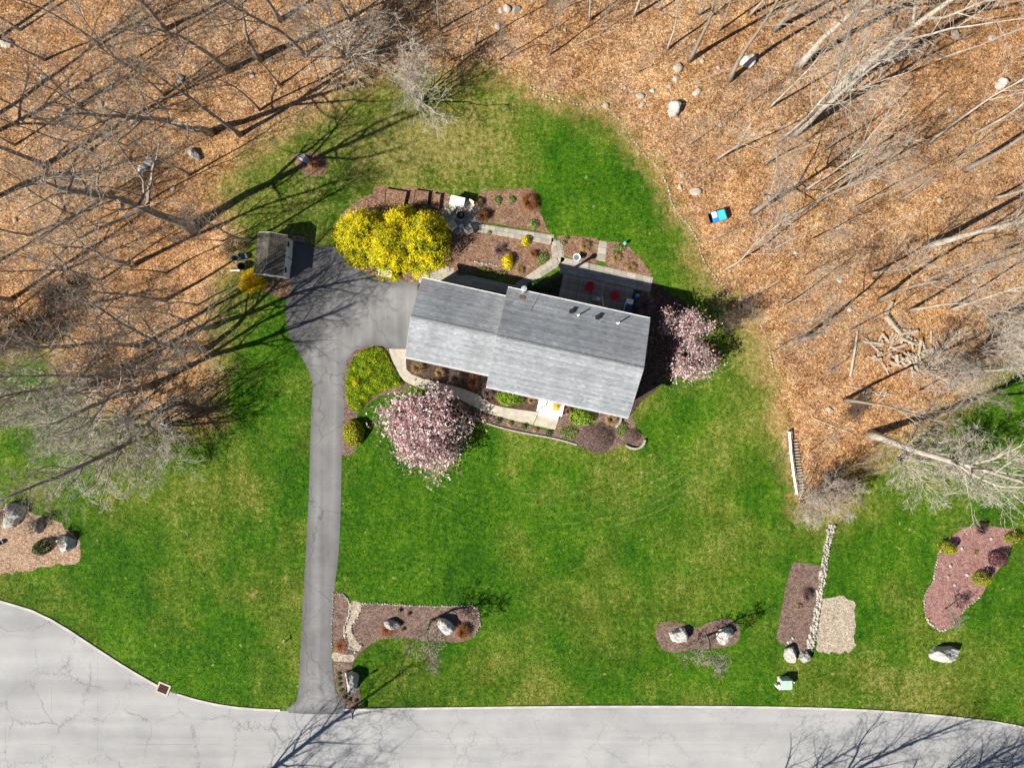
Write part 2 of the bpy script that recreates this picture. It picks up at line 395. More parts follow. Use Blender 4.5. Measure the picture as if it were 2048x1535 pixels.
M['concrete'] = plain('walk_concrete', (0.40, 0.355, 0.285), 0.9, 0.18, 2.0, per_obj=0.06, bump=0.1)
M['kerb'] = plain('kerb_concrete', (0.44, 0.41, 0.37), 0.9, 0.25, 1.5, per_obj=0.1)
M['roof'] = m_roof()
M['white'] = plain('white_paint', (0.78, 0.77, 0.75), 0.5, 0.05, 2.0)
M['ridge'] = plain('ridge_shingle', (0.15, 0.155, 0.16), 0.9, 0.25, 6.0)
M['trim'] = plain('grey_trim', (0.30, 0.31, 0.32), 0.7, 0.1, 2.0)
M['siding'] = plain('pale_siding', (0.55, 0.53, 0.49), 0.6, 0.08, 1.0)
M['glass'] = plain('window_glass', (0.03, 0.04, 0.05), 0.08, 0.1, 1.0, spec=0.6)
M['deckwood'] = plain('weathered_deck_board', (0.33, 0.27, 0.21), 0.8, 0.35, 3.0, per_obj=0.4)
M['timber'] = plain('brown_timber', (0.17, 0.105, 0.06), 0.85, 0.35, 4.0)
M['cream'] = plain('cream_resin', (0.62, 0.55, 0.41), 0.6, 0.08, 2.0)
M['red'] = plain('red_fabric', (0.52, 0.022, 0.015), 0.6, 0.12, 3.0)
M['black'] = plain('black_metal', (0.015, 0.015, 0.016), 0.45, 0.2, 3.0, spec=0.4)
M['steel'] = plain('galvanised_steel', (0.62, 0.64, 0.66), 0.35, 0.12, 3.0, metal=0.6)
M['navy'] = plain('navy_cover', (0.02, 0.045, 0.12), 0.6, 0.2, 3.0)
M['blue'] = plain('blue_plastic', (0.03, 0.22, 0.62), 0.35, 0.12, 3.0, spec=0.4)
M['teal'] = plain('teal_plastic', (0.05, 0.50, 0.58), 0.5, 0.2, 2.0)
M['bluegrey'] = plain('blue_grey_plastic', (0.12, 0.17, 0.19), 0.6, 0.2, 2.0)
M['palegreen'] = plain('pale_green_enamel', (0.36, 0.47, 0.39), 0.5, 0.07, 2.0)
M['rust'] = plain('rusty_iron', (0.07, 0.025, 0.022), 0.8, 0.3, 6.0)
M['purplestone'] = plain('grey_block', (0.36, 0.32, 0.28), 0.9, 0.15, 2.0, per_obj=0.25)
t = NT('shed_roof_shingle', 0.95, 0.1)
c = t.ramp(t.noise(1.4, 6, t.obj(), 0.7), [(0.3, (0.035, 0.032, 0.028)), (0.55, (0.10, 0.088, 0.072)), (0.75, (0.22, 0.18, 0.14))])
c = t.mix(t.ramp(t.noise(2.2, 4, t.obj(), 0.7), [(0.55, 0.0), (0.7, 0.6)]), c, (0.07, 0.085, 0.03)); t.color(c); t.bump(t.noise(14, 3), 0.5, 0.03); M['shedroof'] = t.m
M['lavender'] = plain('pale_shed_paint', (0.60, 0.61, 0.66), 0.6, 0.06, 2.0)
# foliage
M['gold'] = leafmat('golden_conifer_leaf', [(0.0, (0.020, 0.060, 0.003)), (0.22, (0.11, 0.19, 0.006)), (0.42, (0.48, 0.43, 0.006)), (1.0, (0.86, 0.66, 0.010))], trans=0.18)
M['juniper'] = leafmat('juniper_leaf', [(0.0, (0.045, 0.11, 0.006)), (0.4, (0.19, 0.31, 0.010)), (0.8, (0.44, 0.50, 0.015)), (1.0, (0.60, 0.54, 0.03))])
M['globe'] = leafmat('globe_shrub_leaf', [(0.0, (0.06, 0.09, 0.008)), (0.5, (0.24, 0.27, 0.012)), (1.0, (0.48, 0.44, 0.025))])
M['rhodo'] = leafmat('rhododendron_leaf', [(0.0, (0.035, 0.09, 0.012)), (0.5, (0.13, 0.24, 0.02)), (1.0, (0.34, 0.42, 0.045))])
M['evergreen'] = leafmat('dark_evergreen_leaf', [(0.0, (0.012, 0.035, 0.008)), (0.6, (0.03, 0.08, 0.015)), (1.0, (0.08, 0.15, 0.03))])
M['forsythia'] = leafmat('forsythia_flower', [(0.0, (0.42, 0.25, 0.01)), (0.4, (0.76, 0.50, 0.006)), (1.0, (0.90, 0.68, 0.01))], trans=0.3)
M['pink'] = leafmat('magnolia_blossom', [(0.0, (0.17, 0.07, 0.07)), (0.4, (0.50, 0.28, 0.275)), (0.75, (0.74, 0.53, 0.525)), (0.90, (0.88, 0.76, 0.75)), (1.0, (0.96, 0.90, 0.89))], trans=0.35)
M['tan'] = leafmat('dry_grass_blade', [(0.0, (0.14, 0.075, 0.03)), (0.5, (0.32, 0.19, 0.08)), (1.0, (0.55, 0.40, 0.20))])
M['rusty'] = leafmat('rusty_grass_blade', [(0.0, (0.10, 0.035, 0.015)), (0.5, (0.26, 0.095, 0.035)), (1.0, (0.42, 0.22, 0.10))])
M['mauve'] = leafmat('mauve_twig', [(0.0, (0.07, 0.04, 0.035)), (0.5, (0.19, 0.115, 0.105)), (1.0, (0.36, 0.25, 0.23))])
M['burgundy'] = leafmat('burgundy_leaf', [(0.0, (0.05, 0.016, 0.022)), (0.6, (0.12, 0.045, 0.055)), (1.0, (0.20, 0.09, 0.095))])
M['perennial'] = leafmat('perennial_leaf', [(0.0, (0.04, 0.08, 0.02)), (0.5, (0.12, 0.19, 0.04)), (1.0, (0.34, 0.34, 0.12))])
M['litterleaf'] = leafmat('fallen_leaf', [(0.0, (0.10, 0.040, 0.016)), (0.5, (0.30, 0.145, 0.055)), (0.85, (0.46, 0.27, 0.12)), (1.0, (0.62, 0.44, 0.26))], trans=0.1)

# ------------------------------------------------------------------ the ground, lawn, road, drive
random.seed(4); rng = np.random.default_rng(7)
g = MB().add([(-300, -300, 0), (300, -300, 0), (300, 300, 0), (-300, 300, 0)], [(0, 1, 2, 3)]).build('ground', M['ground'])
tag(g, 'woodland floor deep in brown and orange fallen leaves', None, None, 'structure')

LAWN = [(-300, 690), (0, 702), (80, 692), (112, 715), (128, 748), (160, 790), (215, 832), (290, 838), (350, 850), (398, 852), (424, 838), (430, 770), (428, 700), (420, 650),
        (432, 600), (440, 560), (470, 530), (470, 470), (445, 430), (432, 400), (438, 365), (505, 300), (575, 258), (640, 222), (700, 178), (770, 158), (860, 152), (950, 138), (1015, 152),
        (1060, 176), (1108, 200), (1160, 208), (1212, 216), (1248, 252), (1280, 300), (1310, 330), (1334, 374), (1346, 412), (1388, 468), (1405, 520), (1438, 566), (1488, 618), (1526, 662),
        (1545, 740), (1556, 800), (1566, 862), (1582, 930), (1600, 1000), (1650, 1022), (1690, 1000), (1712, 952), (1765, 905), (1850, 858), (1905, 815), (1962, 778), (2010, 720), (2060, 690), (2350, 560), (2350, 2000), (-300, 2000)]
def px_arr(P): return np.stack([CX + P[:, 0] * S, CY - P[:, 1] * S], 1)
def grid_sheet(name, poly_px, z, mat, step, margin, attrs, label, snap=False):
    poly = [tuple(W(*p)[:2]) for p in smooth_px(poly_px)]
    a = np.array(poly); x0, y0 = a.min(0) - margin; x1, y1 = a.max(0) + margin
    nx = int((x1 - x0) / step) + 2; ny = int((y1 - y0) / step) + 2
    gx, gy = np.meshgrid(x0 + np.arange(nx) * step, y0 + np.arange(ny) * step)
    P = np.stack([gx.ravel(), gy.ravel()], 1)
    d = dist_poly(P, poly); d[~in_poly(P, poly)] *= -1
    keep = (d > -margin).reshape(ny, nx)
    idx = np.full(ny * nx, -1); q = keep[:-1, :-1] & keep[1:, :-1] & keep[:-1, 1:] & keep[1:, 1:]
    jj, ii = np.nonzero(q)
    fc = np.stack([jj * nx + ii, jj * nx + ii + 1, (jj + 1) * nx + ii + 1, (jj + 1) * nx + ii], 1)
    used = np.unique(fc); idx[used] = np.arange(len(used)); fc = idx[fc]
    me = bpy.data.meshes.new(name)
    PU = P[used].copy(); du = d[used]
    if snap:                                        # pull the outside ring of vertices onto the outline
        nearest = np.zeros_like(PU); best = np.full(len(PU), 1e9); n_ = len(poly)
        for i in range(n_):
            a_ = np.array(poly[i]); b_ = np.array(poly[(i + 1) % n_]); ab = b_ - a_
            t_ = np.clip(((PU - a_) @ ab) / max(1e-9, ab @ ab), 0, 1); pt = a_ + t_[:, None] * ab
            dd_ = np.hypot(*(PU - pt).T); k_ = dd_ < best; best[k_] = dd_[k_]; nearest[k_] = pt[k_]
        PU[du < 0] = nearest[du < 0]
    V = np.concatenate([PU, np.full((len(used), 1), z)], 1)
    me.from_pydata(V.tolist(), [], fc.tolist()); me.materials.append(mat)
    for k, fn in attrs.items():
        at = me.attributes.new(k, 'FLOAT', 'POINT'); at.data.foreach_set('value', fn(P[used], d[used]).astype(np.float32))
    o = link(name, me); tag(o, label, None, None, 'structure'); return o
DRY = [(870, 270, 90, .75), (960, 330, 110, .55), (1010, 190, 90, .5), (1180, 240, 60, .5), (700, 260, 130, .55), (560, 380, 110, .55), (470, 400, 60, .45), (780, 330, 80, .45), (1330, 350, 40, .6), (1400, 520, 45, .6),
       (1440, 590, 50, .7), (1510, 660, 45, .8), (1520, 760, 50, .65), (1545, 860, 40, .7), (1490, 700, 60, .5), (470, 600, 60, .65), (520, 640, 40, .4), (450, 700, 50, .45), (350, 1010, 60, .2), (480, 1000, 90, .28), (520, 1120, 80, .2),
       (420, 1060, 60, .2), (508, 1185, 14, .9), (500, 950, 60, .35), (1820, 1390, 120, .4), (1750, 1350, 70, .4), (1280, 1380, 120, .25), (1640, 980, 60, .6), (1720, 980, 60, .4), (1300, 790, 30, .5), (100, 1190, 60, .2), (1100, 1390, 160, .25), (840, 1390, 100, .2),
       (1390, 770, 40, .5), (1110, 965, 10, .6), (1125, 985, 10, .6), (620, 560, 40, .4), (250, 850, 70, .5), (1840, 880, 60, .5), (700, 1170, 25, .5), (1240, 905, 30, .3), (720, 850, 15, .5), (1600, 1080, 30, .3)]
LUSH = [(1160, 330, 90, .5), (1200, 400, 110, .6), (560, 660, 70, .4), (590, 800, 80, .4), (760, 1050, 150, .35), (1000, 950, 200, .35), (1750, 1150, 120, .3), (1300, 1330, 150, .25), (1500, 1330, 90, .35), (300, 1280, 150, .3), (450, 830, 80, .4), (1330, 560, 50, .3), (1560, 1100, 60, .3), (1960, 850, 80, .4), (880, 1170, 120, .3), (760, 860, 60, .4), (1350, 830, 90, .2)]
def dry_fn(P, d):
    q = px_arr(P); v = np.zeros(len(P))
    for x, y, r, s_ in DRY: v += s_ * np.exp(-((q[:, 0] - x) ** 2 + (q[:, 1] - y) ** 2) / (r * r))
    for x, y, r, s_ in LUSH: v -= s_ * np.exp(-((q[:, 0] - x) ** 2 + (q[:, 1] - y) ** 2) / (r * r))
    return v * .85 + 0.10
grid_sheet('lawn', LAWN, 0.004, M['lawn'], 0.5, 2.4, {'edge': lambda P, d: d, 'dry': dry_fn}, 'green spring lawn with dry straw-coloured patches')

ROAD_TOP = [(-300, 1120), (-120, 1165), (0, 1203), (60, 1220), (120, 1250), (200, 1302), (260, 1340), (330, 1379), (400, 1402), (480, 1416), (580, 1421), (700, 1419), (900, 1416), (1200, 1413), (1500, 1414), (1700, 1419), (1850, 1429), (1960, 1441), (2048, 1455), (2350, 1530)]
sheet('road', ROAD_TOP + [(2350, 1720), (-300, 1720)], 0.012, M['road'], 'pale cracked asphalt road along the front of the lot', 0.0, smooth=False)
DRIVE = [(577, 1424), (592, 1400), (598, 1370), (601, 1300), (606, 1200), (612, 1100), (617, 1000), (620, 900), (623, 810), (625, 768), (612, 730), (590, 692), (575, 660), (572, 600), (574, 556), (580, 520), (584, 484), (616, 484), (622, 496), (655, 491), (686, 506), (716, 534), (750, 552), (790, 559), (850, 574), (850, 712), (812, 712),
         (780, 697), (748, 691), (724, 700), (705, 722), (695, 750), (692, 790), (688, 850), (684, 900), (682, 1000), (678, 1100), (668, 1185), (664, 1250), (664, 1310), (668, 1360), (678, 1395), (704, 1424)]
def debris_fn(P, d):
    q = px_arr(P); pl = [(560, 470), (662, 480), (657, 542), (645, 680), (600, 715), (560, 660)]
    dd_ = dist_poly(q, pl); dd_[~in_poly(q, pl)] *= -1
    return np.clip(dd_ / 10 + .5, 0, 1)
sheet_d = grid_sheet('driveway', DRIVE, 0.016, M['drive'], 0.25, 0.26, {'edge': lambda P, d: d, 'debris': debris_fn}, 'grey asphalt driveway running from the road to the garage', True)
# kerb: short cast lengths
kt = empty('kerb', W(580, 1421), 'low pale concrete kerb between the lawn and the road', 'kerb'); kt['kind'] = 'structure'
if 'category' in kt: del kt['category']
kp = along([tuple(W(*p)[:2]) for p in smooth_px(ROAD_TOP, False, 4)], 2.0)
for i in range(len(kp) - 1):
    (x0, y0, a), (x1, y1, _) = kp[i], kp[i + 1]
    ppx = CX + (x0 + x1) / 2 * S
    if 575 < ppx < 705 or ppx < -60 or ppx > 2100 or 300 < ppx < 345: continue
    L = math.hypot(x1 - x0, y1 - y0)
    MB().prism([(-L / 2 + .006, -.09), (L / 2 - .006, -.09), (L / 2 - .006, .11), (-L / 2 + .006, .11)], 0.0, 0.10).build('kerb_length', M['kerb'], kt, Vector(((x0 + x1) / 2, (y0 + y1) / 2 + .07, 0.004)) - Vector(kt.location), math.atan2(y1 - y0, x1 - x0))

# ------------------------------------------------------------------ beds (sheets), walk, paths
Z = 0.020
sheet('mulch_bed', [(667, 1187), (686, 1187), (700, 1200), (725, 1205), (800, 1208), (870, 1212), (945, 1211), (958, 1222), (960, 1250), (946, 1273), (915, 1283), (870, 1281), (830, 1278), (790, 1275), (760, 1278), (735, 1292), (714, 1312), (705, 1330), (710, 1350), (718, 1370), (722, 1400), (722, 1411), (690, 1411), (672, 1372), (666, 1320), (665, 1250)], Z, M['mulch'], 'long brown mulch bed beside the lower driveway')
sheet('mulch_bed', [(1311, 1268), (1315, 1250), (1335, 1242), (1360, 1245), (1385, 1253), (1400, 1253), (1420, 1243), (1450, 1236), (1470, 1242), (1480, 1260), (1475, 1280), (1460, 1291), (1430, 1295), (1390, 1297), (1350, 1304), (1325, 1297)], Z, M['mulch'], 'kidney-shaped brown mulch bed with two boulders in the front lawn', 0.03)
sheet('mulch_bed', [(1583, 1130), (1602, 1125), (1637, 1131), (1642, 1150), (1628, 1240), (1620, 1302), (1592, 1300), (1556, 1282), (1556, 1262), (1566, 1200)], Z, M['mulch'], 'oblong brown mulch bed beside the rubble wall')
sheet('gravel_patch', [(1642, 1196), (1700, 1196), (1708, 1240), (1708, 1290), (1690, 1303), (1650, 1303), (1628, 1290), (1632, 1240)], Z, M['gravel'], 'pale gravel patch on the lawn beside the rubble wall', 0.45)
sheet('mulch_bed', [(1985, 1052), (1930, 1055), (1900, 1075), (1876, 1110), (1866, 1160), (1851, 1185), (1848, 1210), (1855, 1240), (1880, 1259), (1905, 1251), (1920, 1230), (1937, 1210), (1960, 1193), (1972, 1172), (1988, 1148), (2010, 1122), (2022, 1092), (2034, 1062)], Z, M['mulch_red'], 'reddish mulch bed edged with small white stones', 0.04)
sheet('leaf_bed', [(-120, 1000), (0, 1010), (40, 1018), (90, 1035), (140, 1055), (160, 1090), (158, 1122), (110, 1130), (50, 1140), (0, 1150), (-120, 1162)], Z, M['leafbed'], 'leaf-covered bed of boulders and shrubs on the west lawn', 0.45)
sheet('garden_bed', [(688, 745), (700, 712), (722, 696), (750, 690), (778, 697), (786, 722), (800, 752), (815, 768), (800, 785), (760, 792), (725, 818), (712, 838), (716, 880), (706, 905), (684, 908), (687, 830)], Z - .002, M['mulch'], 'mulch island bed where the driveway widens')
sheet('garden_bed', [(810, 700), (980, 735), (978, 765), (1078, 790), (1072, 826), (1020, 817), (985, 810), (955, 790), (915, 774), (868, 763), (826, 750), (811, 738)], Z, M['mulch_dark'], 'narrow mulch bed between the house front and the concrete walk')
sheet('garden_bed', [(880, 782), (915, 797), (958, 819), (1000, 834), (1050, 848), (1112, 860), (1122, 800), (1240, 830), (1262, 832), (1270, 850), (1258, 878), (1226, 898), (1195, 905), (1160, 891), (1110, 877), (1040, 864), (985, 850), (940, 832), (905, 808)], Z, M['mulch'], 'front mulch bed below the concrete walk')
sheet('garden_bed', [(1250, 872), (1262, 856), (1278, 862), (1290, 880), (1284, 894), (1268, 897), (1252, 890)], Z + .004, M['mulch'], 'little round mulch bed inside the curved block wall', 0.03)
sheet('garden_bed', [(1285, 560), (1345, 590), (1385, 620), (1395, 700), (1345, 735), (1318, 775), (1285, 800), (1262, 830), (1240, 820), (1240, 700)], Z, M['mulch_dark'], 'shaded mulch bed at the east end of the house')  # house shade is also put into the mulch colour here
sheet('garden_bed', [(958, 388), (990, 381), (1040, 377), (1064, 379), (1074, 392), (1080, 420), (1094, 458), (1098, 466), (1060, 460), (990, 447), (958, 440)], Z, M['garden'], 'back garden bed of dry perennials beyond the flagstone path')
sheet('garden_bed', [(888, 470), (950, 455), (1000, 462), (1060, 474), (1098, 484), (1112, 512), (1062, 550), (1010, 556), (950, 548), (890, 540), (870, 520)], Z, M['garden'], 'middle back garden bed between two flagstone paths')
sheet('garden_bed', [(1114, 472), (1150, 473), (1198, 480), (1194, 520), (1185, 527), (1140, 516), (1124, 500)], Z, M['garden'], 'small back bed west of the short flagstone path')
sheet('garden_bed', [(1216, 484), (1248, 486), (1270, 505), (1298, 540), (1300, 552), (1250, 542), (1212, 530), (1210, 505)], Z, M['garden'], 'small back bed east of the short flagstone path')
sheet('garden_bed', [(740, 530), (770, 540), (830, 545), (835, 562), (800, 562), (750, 552), (722, 540)], Z, M['mulch'], 'strip of mulch at the driveway edge under the golden conifers')
sheet('garden_bed', [(745, 385), (765, 372), (890, 385), (896, 420), (870, 440), (700, 440), (690, 420)], Z, M['garden'], 'bed of bare soil around the wooden planter boxes', 0.2)
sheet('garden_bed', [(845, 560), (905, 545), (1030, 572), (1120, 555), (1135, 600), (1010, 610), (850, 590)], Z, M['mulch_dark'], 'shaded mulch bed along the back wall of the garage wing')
sheet('dirt_patch', [(545, 560), (578, 560), (578, 590), (550, 592), (530, 575)], Z, M['garden'], 'bare dirt patch at the south side of the shed', 0.2)
sheet('dirt_patch', [(588, 310), (640, 306), (655, 335), (640, 352), (610, 348), (592, 330)], Z, M['garden'], 'bare ring of soil around the russet shrub in the back lawn', 0.2)
sheet('creek_gravel', [(700, 1203), (722, 1206), (716, 1228), (702, 1252), (708, 1275), (722, 1292), (712, 1303), (696, 1288), (689, 1262), (696, 1232)], Z + .004, M['gravel'], 'dry creek of pale gravel winding through the driveway bed', 0.1)
sheet('creek_gravel', [(666, 1303), (690, 1308), (708, 1310), (705, 1322), (680, 1322), (666, 1318)], Z + .004, M['gravel'], 'short pale gravel strip at the foot of the dry creek', 0.1)

# front concrete walk: cast panels
def edge_pts(pts, n):
    P = along(pts, 0.5); m = len(P)
    return [P[min(m - 1, int(i * (m - 1) / n))][:2] for i in range(n + 1)]
IN = smooth_px([(814, 698), (812, 722), (814, 740), (832, 752), (870, 763), (916, 774), (955, 789), (985, 808), (1020, 816), (1078, 824)], False, 4)
OUTR = smooth_px([(778, 697), (785, 722), (800, 752), (815, 765), (845, 777), (880, 783), (918, 797), (958, 818), (1000, 833), (1066, 849)], False, 4)
wk = empty('walkway', W(900, 780), 'curved pale concrete front walk', None); wk['kind'] = 'structure'
a = edge_pts(IN, 24); b = edge_pts(OUTR, 24)
cuts = [0, 3, 7, 11, 15, 19, 24]
for c0, c1 in zip(cuts[:-1], cuts[1:]):
    poly = a[c0:c1 + 1] + b[c0:c1 + 1][::-1]
    pts = [W(*p) for p in poly]; cen = sum(pts, Vector()) / len(pts)
    pts = [cen + (p - cen) * 0.997 for p in pts]
    MB().prism([(p.x, p.y) for p in [q - wk.location for q in pts]][::-1], 0.0, 0.05).build('panel', M['concrete'], wk)
poly = [W(*p) for p in ((1079, 824), (1119, 832), (1110, 859), (1067, 849.5))]
MB().prism([((p - wk.location).x, (p - wk.location).y) for p in poly][::-1], 0.0, 0.05).build('panel', M['concrete'], wk)

def flag_strip(parent, pts, width, slen, rows, name='flagstone'):
    """flagstones laid along a centre line given in px"""
    C = [tuple(W(*p)[:2]) for p in pts]
    P = along(C, 0.05)
    tot = len(P) * 0.05
    for r_ in range(rows):
        s0 = 0.0 if r_ % 2 == 0 else -slen * 0.45
        while s0 < tot - 0.15:
            L = slen * random.uniform(0.75, 1.3)
            i0 = max(0, int(s0 / 0.05)); i1 = min(len(P) - 1, int((s0 + L) / 0.05))
            s0 += L
            if i1 - i0 < 3: continue
            wd = width / rows; o0 = -width / 2 + r_ * wd + 0.012; o1 = o0 + wd - 0.024
            q = []
            for idx, of in ((i0, o0), (i1, o0), (i1, o1), (i0, o1)):
                x, y, an = P[idx]
                sh = 0.012 if idx == i0 else -0.012
                q.append(Vector((x - math.sin(an) * of + math.cos(an) * sh, y + math.cos(an) * of + math.sin(an) * sh, 0)))
            c = sum(q, Vector()) / 4
            m = MB().prism([(p.x - c.x, p.y - c.y) for p in q], 0.0, 0.045 + random.uniform(0, .008))
            m.build(name, M['flag'], parent, Vector((c.x, c.y, 0.018)) - Vector(parent.location))
def path_root(x, y, label, base=None):
    o = sheet('path', base, 0.028, M['gravel'], label, 0.0, smooth=False)
    # put the origin of the base sheet at its own middle
    p = W(x, y); p.z = 0
    o.data.transform(Matrix.Translation(-p)); o.location = p
    return o
p1 = path_root(1030, 465, 'narrow straight flagstone path from the fire pit circle', [(957, 447), (1108, 470), (1106, 490), (955, 464)])
flag_strip(p1, [(958, 456), (1104, 479)], 0.80, 0.62, 2)
p2 = path_root(1110, 520, 'flagstone path bending round the middle bed to the patio', [(1100, 474), (1124, 486), (1130, 520), (1040, 585), (1020, 575), (1104, 516)])
flag_strip(p2, [(1111, 482), (1118, 514)], 0.80, 0.55, 2)
flag_strip(p2, [(1117, 522), (1038, 572)], 0.86, 0.6, 2)
p3 = path_root(1210, 545, 'flagstone patio strip along the edge of the wooden deck', [(1122, 514), (1306, 554), (1300, 585), (1118, 546)])
flag_strip(p3, [(1126, 530), (1302, 569)], 1.44, 0.75, 3)
p4 = path_root(1203, 505, 'short flagstone path from the patio to the back lawn', [(1199, 481), (1215, 483), (1211, 524), (1192, 520)])
flag_strip(p4, [(1207, 483), (1202, 521)], 0.70, 0.5, 1)
p5 = path_root(950, 550, 'flagstone path along the back of the garage wing', [(832, 545), (908, 535), (908, 548), (1020, 572), (1026, 590), (900, 566), (840, 566)])
flag_strip(p5, [(836, 556), (900, 543)], 1.0, 0.75, 2)
flag_strip(p5, [(898, 551), (1026, 580)], 0.95, 0.7, 2)
fp = [(925 + 42 * math.cos(t_), 434 + 36 * math.sin(t_)) for t_ in [2 * math.pi * i / 28 for i in range(28)]]
p6 = path_root(925, 434, 'round flagstone patio around the fire pit', fp)
cc = W(925, 434)
for ring, (ra, rb, n) in enumerate(((0.0, 0.55, 4), (0.56, 1.15, 9), (1.16, 1.85, 14))):
    for i in range(n):
        t0 = 2 * math.pi * (i + .15 * random.random()) / n; t1 = 2 * math.pi * (i + 0.96 + .03 * random.random()) / n
        pl = [(rr * math.cos(tt), rr * math.sin(tt) * 0.9) for rr, tt in ((max(ra, .05), t0), (rb, t0), (rb, (t0 + t1) / 2), (rb, t1), (max(ra, .05), t1), (max(ra, .05), (t0 + t1) / 2))]
        m = Vector((sum(p[0] for p in pl) / 6, sum(p[1] for p in pl) / 6, 0))
        MB().prism([(p[0] - m.x, p[1] - m.y) for p in pl], 0.0, 0.045 + random.uniform(0, .01)).build('flagstone', M['flag'], p6, (m.x, m.y, .018))

# ------------------------------------------------------------------ house
HA = -R(12.36)                                   # the house axis in the world
hm = W(1136.5, 705.3, 5.2); house_loc = Vector((hm.x, hm.y, 0))
house = empty('house', house_loc, 'grey-shingled house with a lower garage wing and white gutters', 'house', rz=HA)
def gable_shingles(L, D, eave, rise, x0, y0, name, parent):
    """real overlapping shingle courses, local frame, ridge along x"""
    m = MB(); half = D / 2; sl = math.hypot(half, rise); ux, uz = half / sl, rise / sl
    rows = int(sl / 0.145); exp = sl / rows
    for side in (-1, 1):
        nrm = Vector((0, side * uz, ux))
        for k in range(rows):
            x = -L / 2 - random.random() * 0.3
            tone = random.random() * 0.34
            while x < L / 2:
                wd = random.uniform(0.22, 0.42); xa = max(-L / 2, x); xb = min(L / 2, x + wd - 0.008); x += wd
                if xb - xa < 0.02: continue
                lift = random.uniform(0.012, 0.020)
                s0 = k * exp; s1 = (k + 1) * exp + 0.02
                def pt(xx, s, up): return Vector((x0 + xx, y0 + side * (half - s * ux), eave + s * uz)) + nrm * up
                q = [pt(xa, s0, lift), pt(xb, s0, lift), pt(xb, min(s1, sl), 0.004), pt(xa, min(s1, sl), 0.004), pt(xa, s0, 0.0), pt(xb, s0, 0.0)]
                fs = [(0, 1, 2, 3), (4, 5, 1, 0)] if side < 0 else [(3, 2, 1, 0), (0, 1, 5, 4)]
                m.add(q, fs, min(1, max(0, random.gauss(0.42, 0.10) + tone - 0.12)))
    o = m.build(name, M['roof'], parent); o['kind'] = 'stuff'
    return o
def gable_block(L, D, eave, rise, x0, y0, over_e, over_g, parent, pre):
    hw, hl = D / 2 - over_e, L / 2 - over_g
    tan = rise / (D / 2); wt = eave + over_e * tan - 0.06
    m = MB(); pk = eave + rise - 0.08
    # walls as one closed shell with gables
    v = [(x0 - hl, y0 - hw, 0), (x0 + hl, y0 - hw, 0), (x0 + hl, y0 + hw, 0), (x0 - hl, y0 + hw, 0), (x0 - hl, y0 - hw, wt), (x0 + hl, y0 - hw, wt), (x0 + hl, y0 + hw, wt), (x0 - hl, y0 + hw, wt), (x0 - hl, y0, pk), (x0 + hl, y0, pk)]
    m.add(v, [(0, 1, 5, 4), (2, 3, 7, 6), (1, 2, 6, 9, 5), (3, 0, 4, 8, 7)])
    m.build('wall', M['siding'], parent)
    # roof deck slab under the shingles
    m = MB()
    for s in (-1, 1):
        a = [(x0 - L / 2, y0 + s * D / 2, eave - .001), (x0 + L / 2, y0 + s * D / 2, eave - .001), (x0 + L / 2, y0, eave + rise - .001), (x0 - L / 2, y0, eave + rise - .001)]
        b = [(p[0], p[1], p[2] - 0.14) for p in a]
        m.add(a + b, [(0, 1, 2, 3), (7, 6, 5, 4), (0, 4, 5, 1), (1, 5, 6, 2), (3, 2, 6, 7), (0, 3, 7, 4)])
    roof = m.build('roof', M['roof'], parent)
    gable_shingles(L, D, eave, rise, x0, y0, 'shingle', roof)
    for s in (-1, 1):                                            # gutter, an open trough with a lip
        m = MB(); y = y0 + s * (D / 2 + 0.055); e = eave - 0.10
        m.box((x0, y, e), (L, 0.11, 0.012)); m.box((x0, y + s * 0.055, e + 0.05), (L, 0.012, 0.10)); m.box((x0, y - s * .054, e + .04), (L, .010, .08))
        m.build('gutter', M['white'], roof)
    for s in (-1, 1):                                            # rake boards
        m = MB()
        for q in (-1, 1):
            xx = x0 + s * (L / 2 + 0.015); a = [(xx - .014, y0 + q * D / 2, eave - .16), (xx - .014, y0, eave + rise - .16), (xx - .014, y0, eave + rise + .004), (xx - .014, y0 + q * D / 2, eave + .004)]
            b = [(p[0] + .028, p[1], p[2]) for p in a]
            m.add(a + b, [(0, 1, 2, 3), (7, 6, 5, 4), (0, 4, 5, 1), (1, 5, 6, 2), (2, 6, 7, 3), (3, 7, 4, 0)])
        m.build('rake_board', M['trim'], roof)
    m = MB(); n = int(L / 0.3)                                    # ridge cap pieces
    for i in range(n):
        x = x0 - L / 2 + (i + .5) * L / n; up = 0.016 + 0.008 * (i % 2); zz = eave + rise
        dy = 0.15; dz = dy * tan
        m.add([(x - L / n / 2, y0 - dy, zz - dz + up), (x + L / n / 2 + .02, y0 - dy, zz - dz + up), (x + L / n / 2 + .02, y0, zz + up), (x - L / n / 2, y0, zz + up), (x + L / n / 2 + .02, y0 + dy, zz - dz + up), (x - L / n / 2, y0 + dy, zz - dz + up)], [(0, 1, 2, 3), (3, 2, 4, 5)], random.uniform(.05, .55))
    m.build('ridge_cap', M['ridge'], roof)
    return roof, hw, hl
LM, DM, EM, RM = 12.77, 8.9, 5.2, 2.2
roof_m, hwm, hlm = gable_block(LM, DM, EM, RM, 0, 0, 0.40, 0.28, house, 'main')
wl_ = W(827.7, 634.5, 3.2); wr_ = W(995.3, 672.6, 3.2)
inv = Matrix.Rotation(-HA, 3, 'Z')
wlc = inv @ (Vector((wl_.x, wl_.y, 0)) - house_loc); wrc = inv @ (Vector((wr_.x, wr_.y, 0)) - house_loc)
LWG = -LM / 2 + 0.20 - wlc.x; DWG = 7.3; EW, RW = 3.2, 1.8
xw = wlc.x + LWG / 2; yw = (wlc.y + wrc.y) / 2
